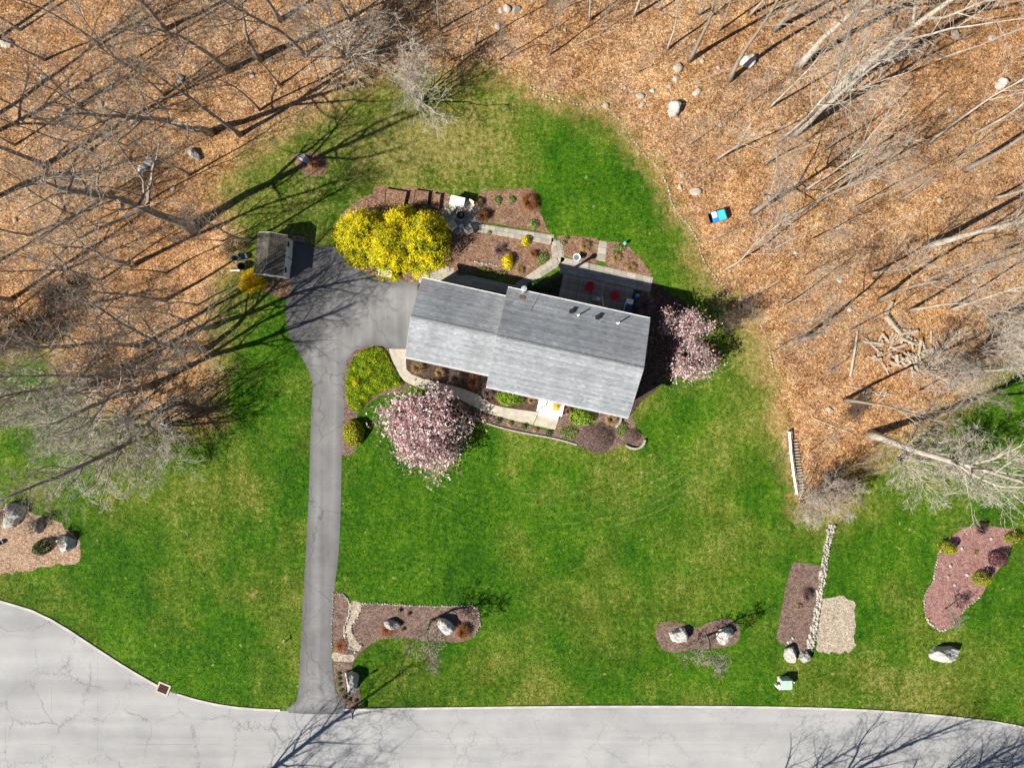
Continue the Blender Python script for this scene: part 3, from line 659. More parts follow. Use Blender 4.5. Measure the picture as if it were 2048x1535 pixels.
roof_w, hww, hlw = gable_block(LWG, DWG, EW, RW, xw, yw, 0.38, 0.25, house, 'wing')
def window(x, y, z, wd, ht, axis, s):
    """window in a wall: axis 'x' means the wall runs along x; s is the outward sign"""
    fr = MB(); d = 0.05
    def bx(m, cx, cz, w_, h_, dep, off):
        if axis == 'x': m.box((x + cx, y + s * off, z + cz), (w_, dep, h_))
        else: m.box((x + s * off, y + cx, z + cz), (dep, w_, h_))
    for cx, cz, w_, h_ in ((0, ht / 2, wd + .12, .07), (0, -ht / 2, wd + .16, .08), (-wd / 2, 0, .07, ht - .08), (wd / 2, 0, .07, ht - .08), (0, 0, wd - .08, .045)): bx(fr, cx, cz, w_, h_, .06, .035)
    f = fr.build('window', M['white'], house)
    p = MB(); bx(p, 0, 0, wd - .01, ht - .01, .02, .012); p.build('pane', M['glass'], f)
for x in (-4.6, -2.4, 3.0, 5.0): window(x, -hwm, 3.9, 1.0, 1.3, 'x', -1); window(x, -hwm, 1.3, 0.9, .9, 'x', -1)
for x in (-4.4, -1.6, 4.6): window(x, hwm, 3.9, 1.1, 1.2, 'x', 1)
window(hlm, -1.6, 3.9, 1.0, 1.2, 'y', 1); window(hlm, 1.6, 3.9, 1.0, 1.2, 'y', 1)
for dx in (-1.9, 1.6): window(xw + dx, yw - hww, 1.7, 1.2, 1.2, 'x', -1)
for q in (-1.6, 1.6):                                            # two garage doors on the west gable
    dr = MB()
    for k in range(4): dr.box((xw - hlw - .02, yw + q, .30 + k * .55), (.05, 2.5, .53))
    dr.build('garage_door', M['white'], house)
d_ = MB().box((1.05, -hwm - .02, 1.25), (1.0, .06, 2.1)); dd = d_.build('front_door', M['red'], house); MB().box((1.43, -hwm - .07, 1.2), (.05, .06, .14)).build('handle', M['steel'], dd)
d_ = MB().box((2.4, hwm + .02, 1.25), (1.8, .05, 2.05)); dd = d_.build('patio_door', M['glass'], house); MB().box((2.4, hwm + .06, 1.2), (.06, .05, 1.9)).build('door_stile', M['white'], dd)
# things on the roof
def roof_z(xl, yl, eave, rise, D, y0=0): return eave + rise * (1 - abs(yl - y0) / (D / 2))
def to_local(px, py, z):
    p = W(px, py, z); return inv @ (Vector((p.x, p.y, 0)) - house_loc)
for px, py in ((1158, 629), (1238, 645)):
    p = to_local(px, py, 7.0); z0 = roof_z(p.x, p.y, EM, RM, DM)
    p = to_local(px, py, z0 + .6); z0 = roof_z(p.x, p.y, EM, RM, DM)
    m = MB().tube([(p.x, p.y, z0 - .1), (p.x, p.y, z0 + .72)], [.06, .06], 10); m.tube([(p.x, p.y, z0 - .04), (p.x, p.y, z0 + .12)], [.15, .065], 10)
    m.build('vent_pipe', M['white'], roof_m)
for px, py in ((1144, 621), (1197, 633)):
    p = to_local(px, py, 6.6); z0 = roof_z(p.x, p.y, EM, RM, DM)
    m = MB().box((p.x, p.y, z0 + .10), (.30, .30, .22)); m.box((p.x, p.y, z0 + .24), (.38, .36, .04)); m.build('roof_vent', M['black'], roof_m)
tz = 7.25; p = to_local(1048, 577, tz)
m = MB().tube([(p.x, p.y, 0.0), (p.x, p.y, tz - .25)], [.13, .13], 14); m.tube([(p.x, p.y, tz - .34), (p.x, p.y, tz - .30)], [.17, .17], 14)
fl = m.build('chimney_flue', M['steel'], house, smooth=False)
MB().tube([(p.x, p.y, tz - .26), (p.x, p.y, tz - .18), (p.x, p.y, tz - .02), (p.x, p.y, tz)], [.13, .25, .25, .10], 16).build('cap', M['steel'], fl)
for q, dy in ((-1.15, -1.5), (1.0, -1.6)):
    z0 = roof_z(p.x + q, p.y + dy, EM, RM, DM)
    MB().tube([(p.x, p.y, tz - .5), (p.x + q, p.y + dy, z0)], [.018, .018], 6).build('brace', M['timber'], fl)
# roof stain board under the flue: flashing cricket
z0 = roof_z(p.x, p.y - .7, EM, RM, DM)
MB().box((p.x, p.y - .55, roof_z(p.x, p.y - .55, EM, RM, DM) + .05), (.55, .32, .015), tilt=('X', -math.atan2(RM, DM / 2))).build('flashing', M['timber'], roof_m)

# entrance stoop with a low rail
sp = W(1101, 812); 
stoop = empty('entrance_stoop', sp, 'bright white front stoop with a low handrail under the eave', 'stoop', rz=HA)
MB().box((0, 0.30, .20), (2.35, 1.95, .36)).box((0, .30, .40), (2.45, 2.05, .05)).build('landing', M['white'], stoop)
MB().box((0, -.90, .11), (1.9, .42, .18)).build('step', M['white'], stoop)
for s in (-1, 1):
    m = MB(); 
    for yy in (-.6, .9): m.box((s * 1.12, yy, .88), (.07, .07, .92))
    m.box((s * 1.12, .15, 1.32), (.09, 1.6, .06))
    for k in range(8): m.box((s * 1.12, -.45 + k * .17, .85), (.025, .025, .84))
    m.build('handrail', M['white'], stoop)

# ------------------------------------------------------------------ deck
dk = W(1190, 588); DK_Z = 0.34
deck = empty('deck', (dk.x, dk.y, 0), 'weathered grey wooden deck behind the house', 'deck', rz=HA)
c0 = Matrix.Rotation(-HA, 3, 'Z')
dl = [c0 @ (W(*q, DK_Z) - Vector((dk.x, dk.y, 0))) for q in ((1127, 548), (1268, 578), (1262, 616), (1117, 590))]
X0, X1 = dl[0].x, dl[1].x; Y1 = (dl[0].y + dl[1].y) / 2; Y0 = Y1 - 3.15
nb = 21; bw = (Y1 - Y0) / nb
for i in range(nb):
    MB().box((0, 0, 0), (X1 - X0 + random.uniform(-.02, .02), bw - .012, .035)).build('board', M['deckwood'], deck, ((X0 + X1) / 2, Y0 + (i + .5) * bw, DK_Z - .0175 + random.uniform(0, .004)))
m = MB(); m.box(((X0 + X1) / 2, Y1 - .03, DK_Z - .15), (X1 - X0, .04, .20)); m.box(((X0 + X1) / 2, Y0 + .03, DK_Z - .15), (X1 - X0, .04, .20))
for xx in (X0 + .03, (X0 + X1) / 2, X1 - .03): m.box((xx, (Y0 + Y1) / 2, DK_Z - .15), (.05, Y1 - Y0 - .12, .19))
m.build('frame', M['deckwood'], deck)
for xx in (X0 + .1, (X0 + X1) / 2 + .1, X1 - .1):
    for yy in (Y0 + .12, Y1 - .12): MB().box((xx, yy, .07), (.12, .12, .16)).build('post', M['timber'], deck)

# ------------------------------------------------------------------ outdoor seats
def chair(name, mat, label, group, px, py, rz, z=0.064, s=1.0):
    p = W(px, py, z + .4); o = empty(name, (p.x, p.y, z), label, 'chair', group, rz)
    m = MB()
    for k in range(6): m.box((0, -.26 + k * .105, .36 - k * .022), (.56 * s, .095, .022), tilt=('X', -.2))
    m.build('seat', mat, o)
    m = MB()
    for k in range(5): m.box((-.21 + k * .105, .43, .63), (.095, .022, .74 - .04 * abs(k - 2)), tilt=('X', -.38))
    m.box((0, .40, .52), (.56, .03, .07)); m.build('backrest', mat, o)
    for q in (-1, 1):
        MB().box((q * .34, .02, .55), (.13, .74, .025)).build('arm', mat, o)
        MB().box((q * .33, -.30, .27), (.05, .10, .54)).build('leg', mat, o)
        MB().box((q * .33, .32, .27), (.05, .10, .54)).build('leg', mat, o)
    return o
GC = 'cream chairs around the fire pit'
chair('patio_chair', M['cream'], 'cream slatted chair at the fire pit between planter box and white cabinet', GC, 901, 417, R(45))
chair('patio_chair', M['cream'], 'cream slatted chair at the fire pit close to the dark ornamental grass', GC, 938, 413, R(-32))
chair('patio_chair', M['cream'], 'cream slatted chair at the fire pit against the golden conifers', GC, 906, 450, R(126))
chair('patio_chair', M['cream'], 'cream slatted chair at the fire pit next to a small side table', GC, 936, 458, R(208))
chair('deck_chair', M['red'], 'red chair on the deck turned towards the house', None, 1178, 576, R(-20), DK_Z, 1.1)
chair('deck_chair', M['red'], 'red chair on the deck beside the low table and flag', None, 1229, 590, R(-160), DK_Z, 1.1)
o = empty('side_table', W(924, 455) + Vector((0, 0, .064)), 'small pale round side table at the fire pit', 'table')
MB().tube([(0, 0, .42), (0, 0, .45)], [.22, .22], 16).build('table_top', M['cream'], o)
for k in range(3): MB().tube([(.05 * math.cos(k * 2.1), .05 * math.sin(k * 2.1), .42), (.17 * math.cos(k * 2.1), .17 * math.sin(k * 2.1), 0)], [.018, .018], 6).build('leg', M['cream'], o)
o = empty('fire_pit', W(922, 432) + Vector((0, 0, .064)), 'round black steel fire pit bowl with charred wood', 'fire pit')
MB().tube([(0, 0, .16), (0, 0, .20), (0, 0, .34), (0, 0, .36)], [.14, .26, .38, .34], 18, cap=False).tube([(0, 0, .17), (0, 0, .18)], [.15, .15], 16).build('bowl', M['black'], o)
for k in range(3): MB().tube([(.2 * math.cos(k * 2.1), .2 * math.sin(k * 2.1), .22), (.27 * math.cos(k * 2.1), .27 * math.sin(k * 2.1), 0)], [.02, .02], 6).build('leg', M['black'], o)
for k in range(4): MB().tube([(-.18 + .1 * k, -.12, .27), (-.05 + .06 * k, .14, .29)], [.035, .03], 7).build('charred_log', M['bark_dark'], o)
# white cabinet at the patio
o = empty('outdoor_cabinet', W(914.5, 402, .8) * Vector((1, 1, 0)) if False else (W(914.5, 402, 1.2).x, W(914.5, 402, 1.2).y, .03), 'white outdoor cabinet with a dark knob at the fire pit patio', 'cabinet', rz=HA)
MB().box((0, 0, .60), (1.22, .72, 1.12)).build('body', M['white'], o)
MB().box((0, 0, 1.185), (1.36, .86, .05)).box((0, -.40, 1.225), (1.36, .03, .03)).build('top', M['white'], o)
for s in (-1, 1):
    q = MB().box((s * .3, -.372, .60), (.57, .02, 1.02)).build('door', M['white'], o); MB().box((s * .08, -.40, .7), (.03, .03, .18)).build('handle', M['black'], q)
MB().tube([(-.42, .12, 1.21), (-.42, .12, 1.28)], [.05, .04], 10).build('knob', M['black'], o)
for sx in (-1, 1):
    for sy in (-1, 1): MB().box((sx * .55, sy * .3, .02), (.08, .08, .08)).build('foot', M['black'], o)

# deck things
o = empty('low_table', (W(1195, 597, .7).x, W(1195, 597, .7).y, DK_Z), 'low grey patio table holding a tray on the deck', 'table', rz=HA)
MB().box((0, 0, .40), (.95, .55, .04)).build('table_top', M['deckwood'], o)
for sx in (-1, 1):
    for sy in (-1, 1): MB().box((sx * .42, sy * .22, .19), (.05, .05, .38)).build('leg', M['black'], o)
tr = MB().box((0.05, 0, .012), (.34, .28, .02)).box((.05, .14, .03), (.34, .015, .05)).box((.05, -.14, .03), (.34, .015, .05)).box((.22, 0, .03), (.015, .265, .05)).box((-.12, 0, .03), (.015, .265, .05))
tag(tr.build('serving_tray', M['steel'], None, (o.location.x, o.location.y, DK_Z + .421), HA), 'small metal serving tray on the low deck table', 'tray')
o = empty('grill_cart', (W(1256, 612, .8).x, W(1256, 612, .8).y, DK_Z), 'white and navy grill cart at the deck corner by the gutter', 'grill', rz=HA)
MB().box((0, -.25, .48), (.62, .85, .72)).build('body', M['navy'], o)
MB().box((.02, .42, .80), (.66, .46, .05)).build('shelf', M['white'], o)
MB().box((-.34, -.22, .84), (.06, .95, .06)).build('handle', M['white'], o)
MB().add([(-.3, -.66, .842), (.3, -.66, .842), (.3, .16, .842), (-.3, .16, .842), (-.3, -.5, 1.0), (.3, -.5, 1.0), (.3, 0, 1.0), (-.3, 0, 1.0)], ((4, 5, 6, 7), (0, 1, 5, 4), (1, 2, 6, 5), (2, 3, 7, 6), (3, 0, 4, 7))).build('lid', M['navy'], o)
for sx in (-1, 1):
    for sy in (-.6, .55): MB().box((sx * .27, sy, .22 if sy > 0 else .06), (.05, .05, .44 if sy > 0 else .12)).build('leg', M['black'], o)
    MB().tube([(sx * .34, -.55, .12), (sx * .34 + .04 * sx, -.55, .12)], [.11, .11], 12).build('wheel', M['black'], o)
# flag hung from a slanting pole at the eave
t = NT('flag_cloth', 0.7, 0.1); u = t.N('ShaderNodeSeparateXYZ'); t.link(t.N('ShaderNodeUVMap').outputs[0], u.inputs[0])
stripe = t.math('LESS_THAN', t.math('MODULO', t.math('MULTIPLY', u.outputs[1], 6.5), 1.0), 0.5)
canton = t.math('MULTIPLY', t.math('LESS_THAN', u.outputs[0], 0.4), t.math('GREATER_THAN', u.outputs[1], 0.46))
uvs = t.N('ShaderNodeMapping'); uvs.inputs['Scale'].default_value = (15, 13, 1); t.link(t.N('ShaderNodeUVMap').outputs[0], uvs.inputs[0])
star = t.math('LESS_THAN', t.voro(1.0, 'F1', uvs.outputs[0], 'Distance', 0.0), 0.24)
cn = t.mix(star, (0.012, 0.03, 0.16), (0.8, 0.8, 0.8))
t.color(t.mix(canton, t.mix(stripe, (0.78, 0.76, 0.74), (0.48, 0.02, 0.03)), cn)); M['usflag'] = t.m
fo = empty('flag', (W(1210, 608, 3).x, W(1210, 608, 3).y, DK_Z), 'American flag drooping from a slanted pole over the deck', 'flag', rz=HA)
base = Vector((.25, -.95, 2.3)); tip = Vector((-.45, .55, 3.1))
MB().tube([base, tip], [.018, .015], 8).build('pole', M['white'], fo); MB().tube([tip, tip + Vector((-.03, .06, .03))], [.03, .02], 8).build('finial', M['steel'], fo)
n1, n2 = 14, 8; vs = []; fs = []; uv = []
for i in range(n1 + 1):
    for j in range(n2 + 1):
        a_, b_ = i / n1, j / n2
        q = tip.lerp(base, b_ * .55 + .03) + Vector((.05 * math.sin(a_ * 9 + b_ * 3) + a_ * .30, .09 * math.sin(a_ * 7 + b_ * 2) - a_ * .35, -a_ * 1.0 - .05 * b_))
        vs.append(q); uv.append((a_, 1 - b_))
for i in range(n1):
    for j in range(n2): fs.append((i * (n2 + 1) + j, (i + 1) * (n2 + 1) + j, (i + 1) * (n2 + 1) + j + 1, i * (n2 + 1) + j + 1))
me = bpy.data.meshes.new('cloth'); me.from_pydata(vs, [], fs); me.materials.append(M['usflag'])
ul = me.uv_layers.new(name='UVMap')
for lp in me.loops: ul.data[lp.index].uv = uv[lp.vertex_index]
link('cloth', me, fo)
MB().box(base + Vector((.02, -.04, 0)), (.07, .12, .10)).build('bracket', M['steel'], fo)
MB().tube([base + Vector((.02, -.04, 0)), base + Vector((.02, -.04, -2.3 + .0))], [.02, .02], 6).build('stand', M['white'], fo)
def ball(name, px, py, r, mat, label, z=0.0, ped=0.5):
    o = empty(name, (W(px, py, z + ped).x, W(px, py, z + ped).y, z), label, 'garden ball')
    pr = [(.16, 0), (.16, .03), (.07, .08), (.05, ped - .06), (.10, ped)]
    MB().tube([(0, 0, zz) for _, zz in pr], [rr for rr, _ in pr], 12).build('pedestal', M['purplestone'], o)
    k = 10; MB().tube([(0, 0, ped + r * .94 - r * math.cos(math.pi * i / k)) for i in range(k + 1)], [max(.003, r * math.sin(math.pi * i / k)) for i in range(k + 1)], 16).build('ball', mat, o, smooth=True)
ball('gazing_ball', 1274, 592, .22, M['blue'], 'glossy blue gazing ball in the shade by the deck end', .02, .35)
ball('gazing_ball', 1250, 486, .15, M['teal'], 'pale turquoise gazing ball where the small bed meets the lawn', .01, .30)
o = empty('bird_bath', W(1152, 517) + Vector((0, 0, .06)), 'white stone bird bath beside the flagstone patio', 'bird bath')
MB().tube([(0, 0, z_) for z_ in (0, .05, .12, .5, .56)], [.20, .20, .09, .08, .14], 14).build('pedestal', M['stone_pale'], o)
MB().lathe([(.14, .56), (.30, .60), (.36, .68), (.33, .68), (.24, .62), (.02, .61)]).build('basin', M['white'], o)
MB().lathe([(.27, .638), (.02, .64)]).build('water', M['bluegrey'], o)

# ------------------------------------------------------------------ planter boxes, bench, pot
def planter(pts, label):
    P = [W(*q, .35) for q in pts]; c = sum(P, Vector()) / 4; o = empty('planter_box', (c.x, c.y, .02), label, 'planter', 'wooden planter boxes')
    for i in range(4):
        a_, b_ = P[i] - c, P[(i + 1) % 4] - c; mid = (a_ + b_) / 2; L = (b_ - a_).length
        m = MB(); an = math.atan2((b_ - a_).y, (b_ - a_).x)
        m.box((mid.x, mid.y, .10), (L - .05, .045, .17), an); m.box((mid.x, mid.y, .28), (L - .05, .045, .17), an)
        m.build('side_board', M['timber'], o)
        MB().box((a_.x, a_.y, .20), (.09, .09, .40), an).build('post', M['timber'], o)
    m = MB().add([(q.x * .97, q.y * .97, .30) for q in [p - c for p in P]][::-1], [(0, 1, 2, 3)]); m.build('soil', M['garden'], o)
planter([(771, 377), (813, 384), (807, 411), (769, 405)], 'largest wooden planter box behind the golden conifers')
planter([(830, 380), (857, 384), (854, 409), (826, 406)], 'square wooden planter box between the other two boxes')
planter([(866, 387), (881, 389), (877, 416), (861, 415)], 'narrowest wooden planter box beside the fire pit patio')
o = empty('garden_bench', W(772, 549) + Vector((0, 0, .02)), 'whitewashed slatted bench at the driveway edge', 'bench', rz=-R(8))
for k in range(4): MB().box((0, -.19 + k * .12, .43), (1.25, .10, .03)).build('seat_slat', M['white'], o)
for k in range(3): MB().box((0, .27 + k * .03, .58 + k * .13), (1.25, .03, .10), tilt=('X', -.2)).build('back_slat', M['white'], o)
for s in (-1, 1):
    for yy in (-.2, .22): MB().box((s * .55, yy, .21), (.06, .06, .42)).build('leg', M['timber'], o)
    MB().box((s * .60, 0, .62), (.06, .55, .04)).build('arm', M['white'], o); MB().box((s * .60, -.22, .52), (.05, .05, .18)).build('arm_post', M['white'], o)

# ------------------------------------------------------------------ shed
sh = W(541, 509, 2.2)
shed = empty('shed', (sh.x, sh.y, 0), 'small pale shed with a mossy dark roof beside the driveway', 'shed', rz=-R(6))
SW, SD, SE, SR = 2.75, 3.8, 2.2, 0.75
v = [(-SW/2+.12, -SD/2+.1, 0), (SW/2-.12, -SD/2+.1, 0), (SW/2-.12, SD/2-.1, 0), (-SW/2+.12, SD/2-.1, 0), (-SW/2+.12, -SD/2+.1, SE), (SW/2-.12, -SD/2+.1, SE), (SW/2-.12, SD/2-.1, SE), (-SW/2+.12, SD/2-.1, SE), (0, -SD/2+.1, SE+SR-.08), (0, SD/2-.1, SE+SR-.08)]
MB().add(v, [(0, 1, 5, 8, 4), (2, 3, 7, 9, 6), (1, 2, 6, 5), (3, 0, 4, 7)]).build('wall', M['lavender'], shed)
m = MB(); rows = 9; 
for s in (-1, 1):
    for k in range(rows):
        t0, t1 = k / rows, min(1.0, (k + 1.25) / rows)
        for q in range(13):
            y0 = -SD/2 + q * SD / 13; y1 = y0 + SD / 13 - .012
            x0 = s * (SW/2) * (1 - t0); x1 = s * (SW/2) * (1 - t1); z0 = SE - .02 + SR * t0 + .03; z1 = SE - .02 + SR * t1 + .012
            f = [(0, 1, 2, 3), (4, 5, 1, 0)] if s > 0 else [(3, 2, 1, 0), (0, 1, 5, 4)]
            m.add([(x0, y0, z0), (x0, y1, z0), (x1, y1, z1), (x1, y0, z1), (x0, y0, z0 - .02), (x0, y1, z0 - .02)], f)
    m.add([(s * SW/2, -SD/2, SE - .03), (s * SW/2, SD/2, SE - .03), (0, SD/2, SE + SR - .03), (0, -SD/2, SE + SR - .03)], [(0, 1, 2, 3)])
sr = m.build('roof', M['shedroof'], shed); 
for s in (-1, 1):
    m = MB()
    for q in (-1, 1):
        a_ = [(q * SW/2, s * (SD/2 + .012), SE - .14), (0, s * (SD/2 + .012), SE + SR - .14), (0, s * (SD/2 + .012), SE + SR), (q * SW/2, s * (SD/2 + .012), SE)]
        b_ = [(p[0], p[1] + s * .03, p[2]) for p in a_]
        m.add(a_ + b_, [(0, 1, 2, 3), (7, 6, 5, 4), (0, 4, 5, 1), (1, 5, 6, 2), (2, 6, 7, 3), (3, 7, 4, 0)])
    m.build('fascia', M['white'], sr)
for yy in (-1.15, 1.25):
    f = MB()
    for a_, b_, c_, d_ in ((0, .36, .62, .06), (0, -.36, .62, .06), (-.30, 0, .06, .66), (.30, 0, .06, .66)): f.box((SW/2 - .10, yy + a_, 1.45 + b_), (.05, c_, d_))
    fo_ = f.build('window', M['white'], shed); MB().box((SW/2 - .112, yy, 1.45), (.02, .56, .66)).build('pane', M['glass'], fo_)
d_ = MB().box((SW/2 - .10, .05, 1.0), (.05, 1.2, 1.95)).build('door', M['lavender'], shed)
MB().box((SW/2 - .065, .05, 1.0), (.02, .04, 1.95)).build('door_joint', M['black'], d_); MB().box((SW/2 - .06, .15, 1.0), (.03, .04, .16)).build('handle', M['black'], d_)
# things by the shed
o = empty('potting_frame', (W(597, 477, .6).x, W(597, 477, .6).y, .02), 'open wooden frame stand in the shadow of the shed', 'stand', rz=-R(8))
m = MB()
for a_, b_, c_, d_ in ((0, .17, 1.05, .05), (0, -.17, 1.05, .05), (-.5, 0, .05, .29), (.5, 0, .05, .29)): m.box((a_, b_, .62), (c_, d_, .05))
m.build('top_frame', M['log'], o)
for sx in (-1, 1):
    for sy in (-1, 1): MB().box((sx * .48, sy * .15, .30), (.05, .05, .59)).build('leg', M['log'], o)
MB().box((.22, 0, .615), (.4, .26, .04)).build('tray', M['rusty'] if False else M['timber'], o)
def tub(px, py, rx, ry, h, mat, label, rz=0, cat='tub'):
    m = MB(); n = 18
    prof = [(.80, 0), (.82, .01), (1.0, h), (1.06, h), (1.06, h - .03), (.93, h - .02), (.76, .04), (.05, .035)]
    vs = []; fs = []
    for rr, zz in prof:
        for k in range(n): vs.append((rx * rr * math.cos(2 * math.pi * k / n), ry * rr * math.sin(2 * math.pi * k / n), zz))
    for i in range(len(prof) - 1):
        for k in range(n): fs.append((i * n + k, i * n + (k + 1) % n, (i + 1) * n + (k + 1) % n, (i + 1) * n + k))
    fs.append(tuple(reversed(range(n))))
    m.add(vs, fs); p = W(px, py); return tag(m.build('plastic_tub', mat, None, (p.x, p.y, 0.006), rz), label, cat)
tub(474, 517, .38, .30, .45, M['bluegrey'], 'blue-grey plastic tub by the shed, nearer the forsythia')
tub(490, 515, .34, .30, .40, M['bluegrey'], 'blue-grey plastic tub standing right against the shed wall')
tub(488, 534, .42, .36, .55, M['black'], 'black plastic tub behind the forsythia at the shed')
p = W(470, 541); tag(MB().box((0, 0, .04), (.95, .09, .05)).box((-.3, 0, .015), (.06, .2, .03)).box((.3, 0, .015), (.06, .2, .03)).build('plank', M['white'], None, (p.x, p.y, .006), R(2)), 'weathered white plank on the leaves beside the forsythia', 'plank')
for px, py, a_, L, lb in ((548, 580, -25, .9, 'pale cut branch on the grass just south of the shed'), (533, 582, -15, .5, 'short stick on the grass beside the forsythia')):
    p = W(px, py); tag(MB().tube([(-L / 2, 0, .035), (0, .02, .04), (L / 2, -.01, .03)], [.03, .035, .025], 7).build('stick', M['log'], None, (p.x, p.y, .006), R(a_)), lb, 'stick')
# tarp over a crate in the woods
q = [W(*p, .7) for p in ((1410, 427), (1447, 416), (1454, 437), (1428, 448))]; c = sum(q, Vector()) / 4
an = math.atan2((q[1] - q[0]).y, (q[1] - q[0]).x)
o = empty('tarped_crate', (c.x, c.y, 0), 'blue and turquoise tarp over a wooden crate among the leaves', 'crate', rz=an)
for k in range(5):
    MB().box((0, -.44, .08 + k * .14), (1.7, .03, .12)).build('side_slat', M['timber'], o); MB().box((0, .44, .08 + k * .14), (1.7, .03, .12)).build('side_slat', M['timber'], o)
MB().box((-.84, 0, .36), (.03, .84, .70)).box((.84, 0, .36), (.03, .84, .70)).build('end_panel', M['timber'], o)
def drape(x0, x1, y0, y1, mat, nm, up):
    n = 12; vs = []; fs = []
    for i in range(n + 1):
        for j in range(n + 1):
            x = x0 + (x1 - x0) * i / n; y = y0 + (y1 - y0) * j / n
            over = max(0, abs(y) - .46) + max(0, abs(x) - .87)
            z = .735 + up + .04 * mnoise.noise(Vector((x * 3, y * 3, up * 9))) - over * 2.2
            vs.append((max(-.9, min(.9, x)) + .02 * mnoise.noise(Vector((z * 5, y * 4, 1))), max(-.49, min(.49, y)) + .02 * mnoise.noise(Vector((x * 5, z * 4, 7))), max(.12, z)))
    for i in range(n):
        for j in range(n): fs.append((i * (n + 1) + j, (i + 1) * (n + 1) + j, (i + 1) * (n + 1) + j + 1, i * (n + 1) + j + 1))
    MB().add(vs, fs).build(nm, mat, o, smooth=True)
drape(-.55, 1.05, -.62, .62, M['blue'], 'tarp', .04)
drape(.05, .75, -.60, .60, M['teal'], 'tarp_panel', .075)
drape(-.50, -.05, -.1, .56, M['white'], 'tarp_panel', .075)

# ------------------------------------------------------------------ street things
o = empty('storm_drain', W(327, 1376) + Vector((0, 0, .012)), 'rusty storm drain grate in a pale concrete frame at the kerb', 'storm drain', rz=-R(22))
m = MB()
for a_, b_, c_, d_ in ((0, .46, 1.24, .16), (0, -.46, 1.24, .16), (-.54, 0, .16, .76), (.54, 0, .16, .76)): m.box((a_, b_, .03), (c_, d_, .08))
m.build('frame', M['concrete'], o); MB().box((0, 0, .004), (.92, .76, .01)).build('pit', M['black'], o)
for k in range(9): MB().box((-.40 + k * .10, 0, .04), (.055, .76, .03)).build('bar', M['rust'], o)
for yy in (-.15, .15): MB().box((0, yy, .036), (.92, .045, .02)).build('cross_bar', M['rust'], o)
o = empty('transformer_box', W(1573, 1371, .3) * Vector((1, 1, 0)) if False else (W(1573, 1370, .8).x, W(1573, 1370, .8).y, .004), 'pale green utility transformer box on the front lawn', 'utility box')
MB().box((0, 0, .05), (1.15, 1.15, .10)).build('pad', M['concrete'], o)
MB().box((0, .12, .50), (.92, .72, .80)).build('cabinet', M['palegreen'], o)
MB().add([(-.47, -.26, .10), (.47, -.26, .10), (.47, -.46, .10), (-.47, -.46, .10), (-.47, -.26, .86), (.47, -.26, .86), (.47, -.46, .68), (-.47, -.46, .68)], ((4, 7, 6, 5), (3, 2, 6, 7), (2, 1, 5, 6), (0, 3, 7, 4), (1, 0, 4, 5))).build('door', M['palegreen'], o)
MB().box((0, .10, .925), (.98, .80, .05)).build('lid', M['palegreen'], o)
o = empty('cable_pedestal', (W(1556, 1372, .4).x, W(1556, 1372, .4).y, .004), 'small tilted white cable pedestal next to the transformer box', 'pedestal', rz=R(35))
MB().box((0, 0, .30), (.24, .42, .60), tilt=('Y', .12)).build('housing', M['white'], o); MB().box((.04, 0, .62), (.28, .46, .05), tilt=('Y', .12)).build('cap', M['white'], o)
o = empty('marker_post', (W(1585, 1360, .5).x, W(1585, 1360, .5).y, .004), 'thin white marker post behind the transformer box', 'post')
MB().tube([(0, 0, 0), (0, 0, .9)], [.03, .03], 8).build('shaft', M['white'], o); MB().tube([(0, 0, .9), (0, 0, .93), (0, 0, .98)], [.06, .07, .02], 10).build('cap', M['white'], o)
# mailbox
o = empty('mailbox', W(710, 1416) + Vector((0, 0, .02)), 'black mailbox on a bracketed post at the driveway mouth', 'mailbox', rz=R(0))
MB().box((0, 0, .55), (.09, .09, 1.1)).build('post', M['black'], o); MB().box((0, -.18, .98), (.07, .55, .07)).box((0, -.18, .83), (.05, .40, .05), tilt=('X', .6)).build('bracket', M['black'], o)
pr = [(-.09, 0), (.09, 0), (.09, .13), (.06, .20), (0, .225), (-.06, .20), (-.09, .13)]
vs = [(a_, -.42, 1.03 + b_) for a_, b_ in pr] + [(a_, .10, 1.03 + b_) for a_, b_ in pr]
bx_ = MB().add(vs, [tuple(reversed(range(7))), tuple(range(7, 14))] + [(i, (i + 1) % 7, 7 + (i + 1) % 7, 7 + i) for i in range(7)]).build('box', M['black'], o)
MB().box((.10, -.15, 1.22), (.01, .05, .16)).build('signal_flag', M['red'], bx_)
# lamp post
o = empty('lamp_post', W(709, 1366) + Vector((0, 0, .02)), 'slender black lamp post behind the tall boulder at the driveway', 'lamp')
MB().tube([(0, 0, 0), (0, 0, .12), (0, 0, .16), (0, 0, 1.9)], [.08, .08, .035, .03], 10).build('post', M['black'], o)
lh = MB().tube([(0, 0, 1.9), (0, 0, 1.94), (0, 0, 1.96)], [.04, .10, .10], 6)
for k in range(6): lh.tube([(.09 * math.cos(k * 1.047), .09 * math.sin(k * 1.047), 1.95), (.12 * math.cos(k * 1.047), .12 * math.sin(k * 1.047), 2.2)], [.008, .008], 4)
lh.tube([(0, 0, 2.2), (0, 0, 2.22), (0, 0, 2.34), (0, 0, 2.40)], [.15, .15, .05, .012], 6).build('lantern', M['black'], o)
MB().tube([(0, 0, 1.97), (0, 0, 2.18)], [.085, .11], 6).build('pane', M['white'], o)
# small wooden stake with a sign left of the driveway
o = empty('stake', W(571, 1281) + Vector((0, 0, .004)), 'short wooden stake in the grass left of the driveway', 'stake')
MB().box((0, 0, .35), (.07, .07, .7)).build('post', M['log'], o); MB().box((0, .12, .52), (.09, .42, .05)).build('crosspiece', M['log'], o)
# a toy or bin at the west bed
tub(4, 1084, .30, .22, .30, M['bluegrey'], 'small blue-grey plastic tub in the leaf bed by the boulders', R(15))

